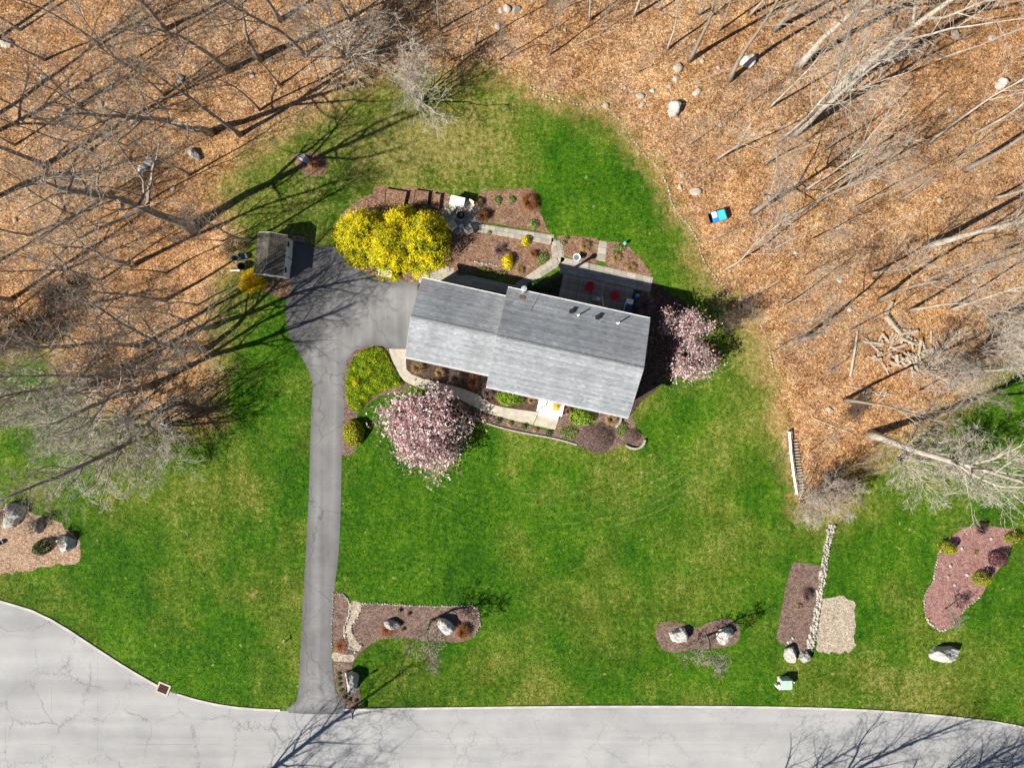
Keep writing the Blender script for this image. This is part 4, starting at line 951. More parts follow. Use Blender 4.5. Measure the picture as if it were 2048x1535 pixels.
# ------------------------------------------------------------------ rocks
random.seed(21); rng = np.random.default_rng(21)
def rock_mesh(seed, sub, planes, name, mat, flat=0.75, rough=0.10):
    rr = random.Random(seed); bm = bmesh.new(); bmesh.ops.create_icosphere(bm, subdivisions=sub, radius=1.0)
    pl = []
    for _ in range(planes):
        n = Vector((rr.gauss(0, 1), rr.gauss(0, 1), rr.gauss(0, .8))).normalized(); pl.append((n, rr.uniform(.55, .85)))
    off = Vector((rr.random() * 50, rr.random() * 50, 0))
    for v in bm.verts:
        p = v.co.copy()
        for n, d in pl:
            k = p.dot(n)
            if k > d: p -= n * (k - d)
        p *= 1 + rough * mnoise.fractal(v.co * 2.0 + off, 1.0, 2.0, 3)
        p.z = (p.z * flat) if p.z > 0 else p.z * 0.35
        v.co = p
    me = bpy.data.meshes.new(name); bm.to_mesh(me); bm.free(); me.materials.append(mat); return me
B_ME = [rock_mesh(i, 4, 9, 'boulder', M['boulder'], .8, .13) for i in range(6)]
R_ME = [rock_mesh(40 + i, 2, 6, 'rock', M['rock'], .75) for i in range(5)]
S_ME = [rock_mesh(80 + i, 1, 4, 'stone', M['stone_pale'], .8) for i in range(5)]
G_ME = [rock_mesh(80 + i, 1, 4, 'stone', M['rock'], .8) for i in range(5)]
def boulder(px, py, lx, ly, h, rz, label, k=None, group=None, meshes=None, name='boulder', cat='boulder'):
    ms = meshes or B_ME; me = ms[(k if k is not None else random.randrange(99)) % len(ms)]
    p = W(px, py, h * .4); o = link(name, me, None, (p.x, p.y, h * .10), R(rz), (lx / S / 2 * 1.08, ly / S / 2 * 1.08, h / .75))
    return tag(o, label, cat, group)
boulder(703, 1365, 28, 50, 1.25, 12, 'tall pale boulder ringed by small plants at the driveway mouth', 0)
boulder(784, 1248, 30, 22, .75, -10, 'dark-sided boulder in the middle of the driveway bed', 1)
boulder(892, 1251, 42, 28, .9, -40, 'big grey boulder beside russet grass at the bed end', 2)
boulder(1360, 1271, 36, 32, .95, 10, 'white flat-topped boulder in the kidney bed', 3)
boulder(1450, 1271, 36, 32, .75, 30, 'grey mottled boulder in the kidney bed', 4)
boulder(1582, 1308, 32, 34, .8, 5, 'larger grey boulder ending the oblong mulch bed', 5)
boulder(1609, 1312, 24, 26, .7, 40, 'smaller grey boulder at the foot of the rubble wall', 2)
boulder(1889, 1306, 52, 36, 1.2, 12, 'large split boulder alone on the east lawn', 1)
boulder(22, 1030, 48, 50, 1.1, 20, 'large dark grey boulder in the leaf bed under a bare crown', 4)
boulder(74, 1052, 28, 30, .7, 50, 'middle boulder with twigs over it in the leaf bed', 0)
boulder(131, 1086, 44, 34, .9, -35, 'pale boulder at the lawn side of the leaf bed', 5)
boulder(1350, 216, 32, 30, .8, 75, 'blocky pale boulder in the woods north of the lawn', 3)
boulder(1495, 121, 38, 26, .7, 20, 'long striped boulder with a fallen pole across its foot', 2)
boulder(300, 323, 28, 22, .6, -25, 'pale rounded boulder in the west woods near a second darker one', 0)
boulder(284, 338, 24, 20, .5, 30, 'dark mossy boulder next to the pale rounded one', 4)
boulder(388, 308, 28, 22, .6, -40, 'dark grey boulder at the edge of the back lawn shade', 1)
boulder(2005, 167, 24, 24, .6, 45, 'squarish white boulder under the pale forked tree', 3)
boulder(606, 316, 30, 16, .35, -40, 'mossy low rock beside the russet shrub', 4)
SMALL = [(360, 157, 18, 15), (10, 85, 26, 18), (220, 173, 11, 11), (503, 150, 10, 10), (266, 240, 12, 11), (295, 58, 12, 16), (750, 67, 14, 20), (1280, 192, 18, 11), (1305, 181, 9, 13), (1356, 134, 18, 18), (1212, 212, 12, 12), (1352, 157, 12, 14), (1392, 383, 22, 14), (1360, 374, 12, 10), (1365, 350, 10, 10),
         (1912, 66, 22, 18), (1437, 135, 9, 12), (1394, 183, 12, 18), (1015, 17, 14, 18), (995, 52, 14, 12), (1031, 17, 20, 16), (132, 350, 14, 10), (1405, 122, 9, 9), (85, 155, 16, 12), (130, 222, 12, 10), (42, 243, 11, 10), (1003, 20, 12, 12), (1985, 75, 14, 12), (1900, 220, 10, 10), (1580, 20, 11, 9), (1592, 505, 10, 9), (345, 375, 11, 10), (540, 120, 10, 9), (1680, 560, 11, 9),
         (1250, 175, 9, 8), (1340, 172, 10, 8), (1285, 210, 16, 7), (200, 208, 13, 11), (640, 60, 9, 9), (690, 15, 10, 9), (880, 90, 9, 8), (1130, 60, 10, 8), (1440, 250, 9, 8), (1700, 620, 10, 9), (60, 520, 10, 9), (250, 590, 11, 9), (1880, 400, 11, 9), (1950, 560, 12, 10), (1660, 820, 14, 10), (30, 440, 11, 9)]
for i, (x, y, a, b) in enumerate(SMALL):
    boulder(x, y, a * 1.1, b * 1.1, .018 * (a + b) * .5, random.randrange(180), 'small weathered rock half sunk in the brown woodland leaves', None, 'small rocks in the woods', R_ME, 'rock', 'rock')
for x, y in ((1582, 1281), (1586, 1276), (1577, 1284)):
    boulder(x, y, 7, 9, .2, random.randrange(180), 'fist-sized white stone on the oblong mulch bed', None, 'white stones on the oblong bed', S_ME, 'stone', 'stone')
for x, y in ((1924, 1096), (1901, 1131), (1935, 1149), (1897, 1153), (1910, 1170), (1983, 1077)):
    boulder(x, y, 9, 7, .2, random.randrange(180), 'small white stone lying on the reddish mulch', None, 'white stones on the reddish bed', S_ME, 'stone', 'stone')
def stone_row(name, pts, step, size, label, cat, meshes, rows=1, width=0.0, kind=None, jit=.3, maxn=300):
    C = [W(*p) for p in pts]; root = empty(name, C[0] * Vector((1, 1, 0)), label, cat)
    n = 0
    for r_ in range(rows):
        for x, y, an in along([tuple(c[:2]) for c in C], step * random.uniform(.97, 1.03)):
            if n >= maxn: break
            n += 1
            of = (r_ - (rows - 1) / 2) * (width / max(1, rows - 1) if rows > 1 else 0) + random.uniform(-jit, jit) * size
            sz = size * random.uniform(.5, 1.55)
            o = link('stone', random.choice(meshes), root, (x - math.sin(an) * of - root.location.x, y + math.cos(an) * of - root.location.y, .02), an + random.uniform(-.5, .5), (sz * .58, sz * random.uniform(.36, .5), sz * random.uniform(.5, .8)))
    return root
stone_row('stone_border', smooth_px([(1062, 176), (1108, 200), (1160, 209), (1212, 215), (1248, 252), (1282, 302), (1311, 330), (1336, 374), (1346, 412), (1389, 468), (1407, 520), (1440, 566), (1490, 618), (1528, 662), (1546, 742)], False, 4), .34, .18, 'thin line of pale stones dividing the back lawn from the woods', 'stone border', G_ME, jit=.2)
stone_row('rubble_wall', [(1663, 1050), (1652, 1108), (1642, 1170), (1631, 1240), (1619, 1300)], .26, .32, 'low rubble wall of mixed field stones beside the oblong bed', 'wall', S_ME + G_ME, rows=3, width=.42)
stone_row('bed_edging', smooth_px([(667, 1186), (684, 1187), (698, 1200), (702, 1215), (694, 1240), (688, 1262), (696, 1288), (712, 1304)], False, 3), .22, .22, 'white stones along the driveway side of the dry creek', 'edging', S_ME)
stone_row('bed_edging', smooth_px([(726, 1206), (718, 1228), (704, 1250), (709, 1274), (724, 1292)], False, 3), .24, .22, 'white stones along the mulch side of the dry creek', 'edging', S_ME)
stone_row('bed_edging', [(726, 1205), (800, 1208), (870, 1212), (945, 1211), (957, 1222), (960, 1250), (948, 1272)], .24, .20, 'white stones round the far end of the driveway bed', 'edging', S_ME)
stone_row('bed_edging', [(667, 1190), (664, 1250), (664, 1300)], .26, .16, 'thin row of white stones between driveway and mulch', 'edging', S_ME)
stone_row('bed_edging', smooth_px([(1900, 1075), (1876, 1110), (1866, 1160), (1851, 1185), (1848, 1210), (1855, 1240), (1880, 1259), (1905, 1251), (1920, 1230), (1937, 1210), (1960, 1193)], False, 3), .26, .20, 'white stones round the reddish mulch bed', 'edging', S_ME)
stone_row('bed_edging', [(945, 524), (975, 528), (1000, 532)], .24, .24, 'short row of white stones in the middle back bed', 'edging', S_ME)
# block edging of the front bed and curved block walls
def block_row(pts, label, L=.42, h=.16, wd=.16):
    C = [W(*p) for p in pts]; root = empty('block_edging', C[0], label, 'edging')
    P = along([tuple(c[:2]) for c in C], L)
    me = MB().box((0, 0, h / 2), (L - .015, wd, h)).mesh('block', M['purplestone'])
    for (x, y, a_), (x2, y2, _) in zip(P[:-1], P[1:]):
        link('block', me, root, ((x + x2) / 2 - root.location.x, (y + y2) / 2 - root.location.y, .004), math.atan2(y2 - y, x2 - x), (math.hypot(x2 - x, y2 - y) / L, 1, random.uniform(.95, 1.1)))
block_row(smooth_px([(905, 808), (940, 832), (985, 850), (1040, 864), (1110, 877), (1160, 891)], False, 4), 'pale block edging below the row of little shrubs')
block_row(smooth_px([(1250, 890), (1262, 896), (1276, 896), (1286, 888), (1290, 876)], False, 5), 'curved block wall round the little round bed', .3, .3, .2)
block_row(smooth_px([(1241, 832), (1240, 842), (1234, 850), (1228, 856)], False, 4), 'short curved block wall at the house corner', .3, .3, .2)

# ------------------------------------------------------------------ foliage
def leaf_mesh(name, pos, nrm, size, rnd, mat, aspect=0.6):
    n = len(pos); r = rng.normal(size=(n, 3))
    nrm = nrm / np.maximum(1e-6, np.linalg.norm(nrm, axis=1))[:, None]
    t1 = np.cross(nrm, r); t1 /= np.maximum(1e-6, np.linalg.norm(t1, axis=1))[:, None]; t2 = np.cross(nrm, t1)
    a = t1 * size[:, None]; b = t2 * (size * aspect)[:, None]
    V = np.stack([pos - a, pos - b, pos + a, pos + b], 1).reshape(-1, 3)
    me = bpy.data.meshes.new(name); me.vertices.add(n * 4); me.vertices.foreach_set('co', V.ravel().astype(np.float32))
    me.loops.add(n * 4); me.loops.foreach_set('vertex_index', np.arange(n * 4, dtype=np.int32))
    me.polygons.add(n); me.polygons.foreach_set('loop_start', np.arange(0, n * 4, 4, dtype=np.int32)); me.polygons.foreach_set('loop_total', np.full(n, 4, np.int32))
    at = me.attributes.new('rnd', 'FLOAT', 'FACE'); at.data.foreach_set('value', np.clip(rnd, 0, 1).astype(np.float32))
    me.materials.append(mat); me.update(calc_edges=True); return me
def dome_points(n, rx, ry, h, shell=0.45, lumps=10, lumpk=.25, cone=0.0):
    """points through a lumpy dome, denser to the surface; returns position, outward normal, depth 0..1 (1 = skin)"""
    u = rng.normal(size=(n, 3)); u /= np.linalg.norm(u, axis=1)[:, None]; u[:, 2] = np.abs(u[:, 2]) * 1.0 - .12
    q = 1 - shell * rng.random(n) ** 1.8
    L = rng.normal(size=(lumps, 3)); L /= np.linalg.norm(L, axis=1)[:, None]; L[:, 2] = np.abs(L[:, 2])
    bump = 1 + lumpk * (np.max(u @ L.T, axis=1) - .85) * 2.2
    k = (q * bump)[:, None]
    p = u * k * np.array([rx, ry, 1.0]); zz = np.clip(p[:, 2], 0.02, None)
    taper = 1 - cone * np.clip(zz, 0, 1); p[:, 0] *= taper; p[:, 1] *= taper
    p[:, 2] = zz * h
    return p, u / np.array([rx, ry, h]), (q - (1 - shell)) / shell
def shrub(name, px, py, rx, ry, h, mat, label, n=1400, leaf=.07, group=None, cat='shrub', shell=.45, aspect=.6, lumps=10, lumpk=.25, tone=.5, cone=0.0, stem=True, zc=.5):
    p = W(px, py, h * zc); o = empty(name, (p.x, p.y, .02), label, cat, group)
    P, N_, D = dome_points(n, rx / S, ry / S, h, shell, lumps, lumpk, cone)
    N_ = N_ / np.linalg.norm(N_, axis=1)[:, None] + rng.normal(scale=.55, size=P.shape)
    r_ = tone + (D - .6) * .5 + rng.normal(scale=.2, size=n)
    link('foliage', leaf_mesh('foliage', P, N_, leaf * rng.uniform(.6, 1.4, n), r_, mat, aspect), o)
    if stem:
        m = MB()
        for k in range(5):
            a_ = k * 1.256 + random.random(); rr = .5 * min(rx, ry) / S
            m.tube([(.04 * math.cos(a_), .04 * math.sin(a_), 0), (rr * .5 * math.cos(a_), rr * .5 * math.sin(a_), h * .4), (rr * math.cos(a_), rr * math.sin(a_), h * .75)], [.03, .02, .008], 5)
        m.build('stem', M['bark_dark'], o)
    return o
def blades(name, px, py, r, h, mat, label, n=260, group=None, cat='grass clump', tone=.5, wd=.012, droop=.6):
    """tuft of arching narrow blades (or dry twigs)"""
    p = W(px, py, h * .3); o = None
    m = MB(); rr = r / S
    for _ in range(n):
        a_ = random.uniform(0, 6.283); k = random.random() ** .6; hh = h * random.uniform(.55, 1.1)
        bx, by = .25 * rr * k * math.cos(a_), .25 * rr * k * math.sin(a_); ex, ey = rr * k * math.cos(a_ + random.uniform(-.3, .3)), rr * k * math.sin(a_ + random.uniform(-.3, .3))
        mx, my = (bx + ex) * .45, (by + ey) * .45; pa = a_ + 1.57; dx, dy = wd * math.cos(pa), wd * math.sin(pa)
        ze = hh * (1 - droop * k)
        m.add([(bx - dx, by - dy, 0), (bx + dx, by + dy, 0), (mx + dx, my + dy, hh * .75), (mx - dx, my - dy, hh * .75), (ex, ey, max(.02, ze))], [(0, 1, 2, 3), (3, 2, 4)], min(1, max(0, random.gauss(tone, .25))))
    o = m.build(name, mat, None, (p.x, p.y, .02)); return tag(o, label, cat, group)

# golden conifers: four merged plumes
GG = 'golden conifers at the driveway'
def plume(px, py, rx, ry, h, label, n):
    p = W(px, py, h * .45); o = empty('golden_conifer', (p.x, p.y, .02), label, 'conifer', GG)
    pos = []; nr = []; rn = []
    nsp = n // 22
    P, N_, D = dome_points(nsp, rx / S, ry / S, h, .35, 26, .8, .34)
    tn = np.array([.6 * mnoise.noise(Vector(tuple(p_ * .9))) for p_ in P])  # uneven tone; its dark lobes stand in for shaded flanks
    for i in range(nsp):                                           # each spray: a flat fan of scale leaves on the outside
        out = N_[i] / np.linalg.norm(N_[i]); out[2] += .6; out /= np.linalg.norm(out)
        c = P[i]; L = rng.uniform(.25, .5)
        tt = rng.random(22); side = rng.normal(scale=.13, size=(22, 3))
        pos.append(c + out * (tt[:, None] * L - L * .3) + side); nr.append(np.tile(out * .35 + np.array([0, 0, .6]), (22, 1)) + rng.normal(scale=.6, size=(22, 3)))
        rn.append(.0 + .74 * tt * (0.30 + .70 * D[i]) + rng.normal(scale=.10, size=22) + .16 * D[i] + tn[i])  # golden tips, green inside; shade in the gaps also put into the tone
    pos = np.concatenate(pos); pos[:, 2] = np.clip(pos[:, 2], .05, None)
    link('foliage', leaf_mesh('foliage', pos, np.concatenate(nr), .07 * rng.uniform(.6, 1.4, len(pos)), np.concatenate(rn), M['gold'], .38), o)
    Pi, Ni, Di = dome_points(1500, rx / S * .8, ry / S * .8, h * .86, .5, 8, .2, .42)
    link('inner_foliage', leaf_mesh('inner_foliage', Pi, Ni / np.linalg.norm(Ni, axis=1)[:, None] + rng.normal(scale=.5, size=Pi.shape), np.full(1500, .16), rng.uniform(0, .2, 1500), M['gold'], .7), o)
    MB().tube([(0, 0, 0), (.05, 0, h * .5), (0, .04, h * .85)], [.16, .10, .03], 8).build('trunk', M['bark_dark'], o)
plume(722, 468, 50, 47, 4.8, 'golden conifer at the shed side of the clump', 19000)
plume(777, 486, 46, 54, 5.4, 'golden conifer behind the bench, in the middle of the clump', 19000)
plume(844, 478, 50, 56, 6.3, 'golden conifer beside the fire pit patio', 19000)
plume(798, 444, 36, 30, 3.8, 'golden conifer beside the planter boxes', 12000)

# spreading juniper on the island
jp = [tuple(W(*q)[:2]) for q in smooth_px([(695, 745), (712, 710), (745, 694), (768, 699), (782, 724), (800, 756), (806, 770), (770, 780), (738, 800), (716, 824), (697, 808), (693, 775)])]
a_ = np.array(jp); n = 14000; P = rng.uniform(a_.min(0), a_.max(0), (n * 2, 2)); P = P[in_poly(P, jp)]
dd = dist_poly(P, jp); hgt = .12 + .62 * np.clip(dd / 1.2, 0, 1) ** .6
lump = np.array([mnoise.noise(Vector((x * 1.6, y * 1.6, 3))) for x, y in P])
z = hgt * (.72 + .30 * lump) * (1 - .35 * rng.random(len(P)) ** 3)
c = a_.mean(0); o = empty('spreading_juniper', (c[0], c[1], .02), 'low spreading yellow-green juniper filling the driveway island', 'shrub')
pos = np.column_stack([P - c, np.clip(z, .04, None)])
link('foliage', leaf_mesh('foliage', pos, np.tile([0.1, .1, .5], (len(P), 1)) + rng.normal(scale=.6, size=pos.shape), .085 * rng.uniform(.6, 1.4, len(P)), .45 + .45 * lump + rng.normal(scale=.2, size=len(P)), M['juniper'], .5), o)
m = MB()
for k in range(14):
    q = P[rng.integers(len(P))] - c; m.tube([(q[0] * .1, q[1] * .1, 0), (q[0] * .5, q[1] * .5, .25), (q[0] * .85, q[1] * .85, .3)], [.03, .02, .01], 5)
m.build('stem', M['bark_dark'], o)
shrub('yellow_shrub', 712, 766, 10, 11, 1.0, M['forsythia'], 'small yellow-leaved shrub rising out of the juniper', 500, .06, tone=.4)
shrub('dark_shrub', 724, 757, 6, 6, .7, M['evergreen'], 'tiny dark evergreen beside the yellow-leaved shrub', 300, .05)
shrub('globe_shrub', 706, 866, 22, 27, 1.7, M['globe'], 'round yellow-green globe shrub at the driveway edge', 4200, .075, shell=.3, lumps=14, lumpk=.15)
shrub('rhododendron', 1020, 797, 27, 20, 1.3, M['rhodo'], 'leafy green rhododendron left of the front stoop', 2200, .10, lumps=14, lumpk=.35, aspect=.45)
shrub('rhododendron', 1166, 832, 27, 20, 1.3, M['rhodo'], 'leafy green rhododendron right of the front stoop', 2200, .10, lumps=14, lumpk=.35, aspect=.45)
shrub('weeping_maple', 1192, 880, 33, 30, 1.5, M['mauve'], 'rounded mauve weeping maple in the front bed', 6500, .075, aspect=.12, shell=.35, cat='small tree')
shrub('weeping_maple', 1264, 873, 17, 15, .8, M['mauve'], 'little mauve mounded shrub inside the curved block wall', 1800, .07, aspect=.12, shell=.4)
ORD = ('first', 'second', 'third', 'fourth', 'fifth', 'sixth', 'seventh', 'eighth', 'ninth', 'tenth', 'eleventh', 'twelfth', 'thirteenth', 'fourteenth', 'fifteenth', 'sixteenth', 'seventeenth', 'eighteenth')
for i, (x, y, k) in enumerate(((1098, 866, 1), (1070, 861, 0), (1048, 852, 1), (1019, 848, 0), (996, 841, 1), (968, 834, 0), (946, 818, 1), (920, 808, 0), (902, 796, 1), (885, 790, 0))):
    if k: shrub('dwarf_shrub', x, y, 6.5, 6.5, .55, M['evergreen'], ORD[i // 2] + ' little dark green ball shrub from the stoop along the walk', 260, .045, 'row of little shrubs along the walk', stem=False, tone=.75)
    else: shrub('dwarf_shrub', x, y, 6, 6, .5, M['tan'], ORD[i // 2] + ' little straw-coloured shrub from the stoop along the walk', 260, .045, 'row of little shrubs along the walk', stem=False, tone=.8)
for i, (x, y, r_, mm, lb) in enumerate(((835, 735, 17, 'tan', 'straw-brown bare shrub at the garage corner of the front bed'), (880, 745, 13, 'tan', 'orange-brown bare shrub under the garage wing gutter'), (912, 755, 19, 'mauve', 'dark twiggy shrub under the garage wing gutter'), (946, 764, 18, 'rusty', 'russet bare shrub where the wing meets the main house'), (975, 785, 14, 'mauve', 'mauve twiggy shrub by the walk near the rhododendron'), (1063, 800, 10, 'tan', 'small tan shrub left of the stoop'), (1222, 838, 17, 'tan', 'tan bare shrub near the house corner'), (1136, 822, 9, 'tan', 'small tan shrub right of the stoop'))):
    blades('bare_shrub', x, y, r_, .9, M[mm], lb, 330, None, 'shrub', .5, .010, .35)
for i, (x, y, r_, mm, n_, h_, lb) in enumerate(((1058, 406, 25, 'rusty', 700, .9, 'large russet grass clump in the back bed'), (966, 432, 17, 'rusty', 420, 1.1, 'dark russet grass clump beside the fire pit patio'), (958, 405, 12, 'tan', 260, .7, 'orange-tan grass clump behind the fire pit chairs'), (1067, 508, 12, 'rusty', 320, .6, 'russet clump in the corner of the middle bed'),
      (1000, 500, 22, 'mauve', 220, .7, 'spreading mauve twigs in the middle bed'), (1170, 492, 16, 'tan', 420, .5, 'straw clump in the small bed near the bird bath'), (1232, 515, 15, 'tan', 420, .4, 'cut-back straw clump in the small east bed'), (1262, 535, 15, 'tan', 420, .4, 'cut-back straw clump at the point of the east bed'), (1040, 540, 12, 'tan', 260, .4, 'pale dry clump by the bending path'), (630, 330, 17, 'rusty', 380, 1.0, 'russet spiky shrub in the back lawn'),
      (925, 1262, 22, 'rusty', 500, .8, 'russet grass clump round the big grey boulder'), (775, 1258, 24, 'rusty', 420, .25, 'low reddish stems by the dry creek'), (682, 1290, 18, 'rusty', 340, .25, 'low reddish stems between driveway and dry creek'), (798, 1221, 7, 'tan', 140, .4, 'cut-back tan grass clump behind the dark-sided boulder'), (816, 1228, 6, 'tan', 140, .4, 'cut-back tan grass clump at the middle of the driveway bed'), (805, 1258, 6, 'tan', 140, .4, 'cut-back tan grass clump below the dark-sided boulder'), (1612, 1190, 18, 'mauve', 300, .8, 'dark twiggy shrub in the oblong bed'), (1598, 1212, 9, 'tan', 160, .3, 'small tan clump in the oblong bed'), (1951, 1104, 8, 'tan', 140, .25, 'pale dry clump on the reddish bed'),
      (1230, 472 + 33, 8, 'perennial', 120, .3, 'green sprouting clump in the small east bed'), (1290, 593, 16, 'tan', 200, .7, 'pale dry plumes in the shade past the deck'), (1290, 610, 28, 'mauve', 420, .9, 'dark twiggy shrub in the house shade past the deck'))):
    blades('dry_clump', x, y, r_, h_, M[mm], lb, n_)
shrub('gold_shrub', 1016, 521, 12, 17, 1.1, M['gold'], 'upright yellow conifer in the middle back bed', 1100, .06, tone=.62)
shrub('gold_shrub', 1052, 481, 9, 11, .8, M['gold'], 'yellow-green shrub overhanging the straight flagstone path', 600, .06, tone=.5)
shrub('evergreen', 1082, 572, 26, 17, 1.3, M['evergreen'], 'dark evergreen shrub between the back wall and the deck', 2200, .09)
for x, y, rx, ry, lb in ((925, 545, 15, 6, 'low green plants at the start of the wing path'), (965, 540, 20, 7, 'low green plants beside the white stone row'), (1000, 547, 16, 7, 'low green plants in front of the upright yellow conifer'), (1085, 515, 14, 14, 'green perennials inside the path bend'), (1068, 447, 12, 10, 'green perennials at the tip of the back bed'), (996, 400, 8, 10, 'blue-green perennials in the back bed'), (1025, 398, 7, 8, 'green perennials beside the large russet grass clump'), (978, 465, 5, 5, 'small evergreen at the mouth of the straight path'), (1128, 485, 6, 5, 'pale green perennials in the small west bed'), (1240, 495, 14, 9, 'green moss phlox near the turquoise ball'), (1133, 476, 5, 4, 'red-tinged little plant at the bed corner'),
      (1140, 865, 22, 14, 'mixed green perennials below the rhododendron'), (1245, 858, 12, 18, 'green perennials by the house corner'), (862, 781, 12, 6, 'green perennials along the walk below the juniper')):
    shrub('perennials', x, y, rx, ry, .3, M['perennial'], lb, int(rx * ry * 3) + 60, .06, None, 'plants', stem=False)
shrub('potted_shrub', 1112, 812, 8, 10, .8, M['forsythia'], 'yellow flowering plant on the white stoop', 400, .06, tone=.6).location.z = .425
shrub('potted_plant', 791, 549, 8, 7, .7, M['burgundy'], 'dark red bush beside the whitewashed bench', 400, .06)
for i, (x, y) in enumerate(((677, 1347), (678, 1358), (679, 1369), (682, 1381), (689, 1394), (698, 1399), (711, 1401))):
    shrub('edging_plant', x, y, 4.5, 4.5, .3, M['perennial'], ORD[6 - i] + ' small round plant from the mailbox, ringing the tall pale boulder', 120, .05, 'plants around the tall boulder', 'plant', stem=False, tone=.35)
shrub('globe_shrub', 1900, 1097, 16, 15, 1.5, M['globe'], 'yellow-green globe shrub at the edge of the reddish bed', 1500, .06, shell=.25, tone=.45)
shrub('globe_shrub', 1969, 1160, 17, 16, 1.7, M['globe'], 'yellow-green globe shrub next to the burgundy one', 1500, .06, shell=.25, tone=.45)
shrub('globe_shrub', 2003, 1119, 17, 16, 1.7, M['burgundy'], 'burgundy globe shrub in the reddish bed', 1500, .06, shell=.25)
shrub('globe_shrub', 2030, 1075, 20, 14, .9, M['globe'], 'loose yellow-green shrub overlapping the far corner of the reddish bed', 900, .06, tone=.3)
shrub('globe_shrub', 77, 1097, 16, 15, 1.5, M['evergreen'], 'dark green globe shrub in the leaf bed', 1500, .06, shell=.25, tone=.6)
blades('dark_shrub', 1960, 1056, 16, .9, M['mauve'], 'dark twiggy shrub at the top of the reddish bed', 500, None, 'shrub', .15, .012, .3)
blades('forsythia', 503, 563, 28, 1.6, M['forsythia'], 'bright yellow forsythia in bloom by the shed', 300, None, 'shrub', .3, .012, .45)
P, N_, D = dome_points(3200, 27 / S, 27 / S, 1.7, .5, 9, .5)
o = bpy.data.objects['forsythia']; link('blossom', leaf_mesh('blossom', P, N_ + rng.normal(scale=.8, size=P.shape), .06 * rng.uniform(.5, 1.3, 3200), .7 + rng.normal(scale=.25, size=3200), M['forsythia'], .6), o)

# ------------------------------------------------------------------ bare trees
def grow_tree(seed, h, r0, limbs, start, spread, levels, kids, fork=0.0, droop=0.0, lean=(0, 0), stems=1, wig=.10, up=.10, tipcut=.006):
    """returns trunk MB, crown MB and branch tips; limbs start at `start` of the height"""
    rr = random.Random(seed); tr = MB(); cr = MB(); tips = []
    def grow(p, d, L, r, lev):
        nseg = (11, 7, 5, 3, 2)[lev]; pts = [p.copy()]; rad = [r]; q = p.copy(); dd = d.copy()
        taper = .22 if lev == 0 else .12
        for i in range(nseg):
            k = wig * (1.0 if lev == 0 else 1.9 if lev < 3 else 2.4)
            dd = dd + Vector((rr.gauss(0, k), rr.gauss(0, k), rr.gauss(0, k * .7) + (up if lev else .05) - droop * lev * .08)); dd.normalize()
            q = q + dd * (L / nseg); pts.append(q.copy()); rad.append(max(tipcut, r * (1 - (1 - taper) * ((i + 1) / nseg) ** (1.0 if lev else .85))))
        if lev == 0: rad[0] *= 1.45; rad[1] *= 1.05
        sides = (9, 6, 4, 3, 3)[lev]
        (tr if lev == 0 else cr).tube(pts, rad, sides, lev == 0)
        if lev >= levels: tips.append((pts[-1], dd)); return
        n = kids[lev]; n = max(1, int(n * rr.uniform(.8, 1.2)))
        s0 = start if lev == 0 else .22
        az = rr.uniform(0, 6.28)
        for i in range(n):
            t = s0 + (1 - s0) * ((i + rr.random()) / n); f = t * nseg; k = min(nseg - 1, int(f)); fr = f - k
            b = pts[k].lerp(pts[k + 1], fr); lr = rad[k] + (rad[k + 1] - rad[k]) * fr
            ax = (pts[k + 1] - pts[k]).normalized(); az += 2.4 + rr.gauss(0, .4)
            sd = ax.orthogonal().normalized(); sd.rotate(Matrix.Rotation(az, 3, ax))
            an = spread * rr.uniform(.65, 1.25) * (1 - .35 * t if lev == 0 else 1)
            nd = (ax * math.cos(an) + sd * math.sin(an)).normalized()
            if lev == 0: Lc = h * rr.uniform(.28, .46) * (1.15 - .75 * (t - s0) / (1 - s0))
            else: Lc = L * rr.uniform(.38, .62) * (1.1 - .5 * t)
            grow(b, nd, Lc, max(tipcut, lr * rr.uniform(.42, .68)), lev + 1)
        tips.append((pts[-1], dd))
    for s_ in range(stems):
        a_ = 6.283 * s_ / stems + seed; off = .0 if stems == 1 else .12
        ln = Vector((lean[0], lean[1], 1.0)) if stems == 1 else Vector((math.cos(a_) * .42 * rr.uniform(.5, 1.3), math.sin(a_) * .42 * rr.uniform(.5, 1.3), 1.0))
        grow(Vector((off * math.cos(a_), off * math.sin(a_), -.05)), ln.normalized(), h * (1 if stems == 1 else rr.uniform(.75, 1)), r0, 0)
    return tr, cr, tips
PROTO = {}
def proto(key, n, mat, **kw):
    PROTO[key] = []
    for i in range(n):
        tr, cr, tips = grow_tree(seed=hash_s(key) + i * 7, **kw)
        PROTO[key].append((tr.mesh('trunk', mat, True), cr.mesh('crown', mat, False)))
def hash_s(s): return sum(ord(c) * (i + 3) for i, c in enumerate(s))
proto('oak', 4, M['bark'], h=21, r0=.34, limbs=0, start=.32, spread=.95, levels=4, kids=(14, 7, 5, 4), tipcut=.009, wig=.08)
proto('tall', 4, M['bark'], h=20, r0=.24, limbs=0, start=.50, spread=.80, levels=3, kids=(13, 7, 6), tipcut=.010, wig=.06)
proto('pale', 3, M['bark_pale_lit'], h=21, r0=.40, limbs=0, start=.46, spread=.90, levels=4, kids=(10, 7, 6, 4), wig=.065, tipcut=.0095)
proto('thin', 4, M['bark'], h=13, r0=.11, limbs=0, start=.40, spread=.75, levels=3, kids=(13, 6, 5), tipcut=.008, wig=.06)
proto('palethin', 3, M['bark_pale_lit'], h=13, r0=.12, limbs=0, start=.42, spread=.75, levels=3, kids=(12, 6, 5), tipcut=.008, wig=.05)
proto('sapling', 3, M['bark'], h=6, r0=.05, limbs=0, start=.25, spread=.75, levels=3, kids=(11, 6, 5), tipcut=.006)
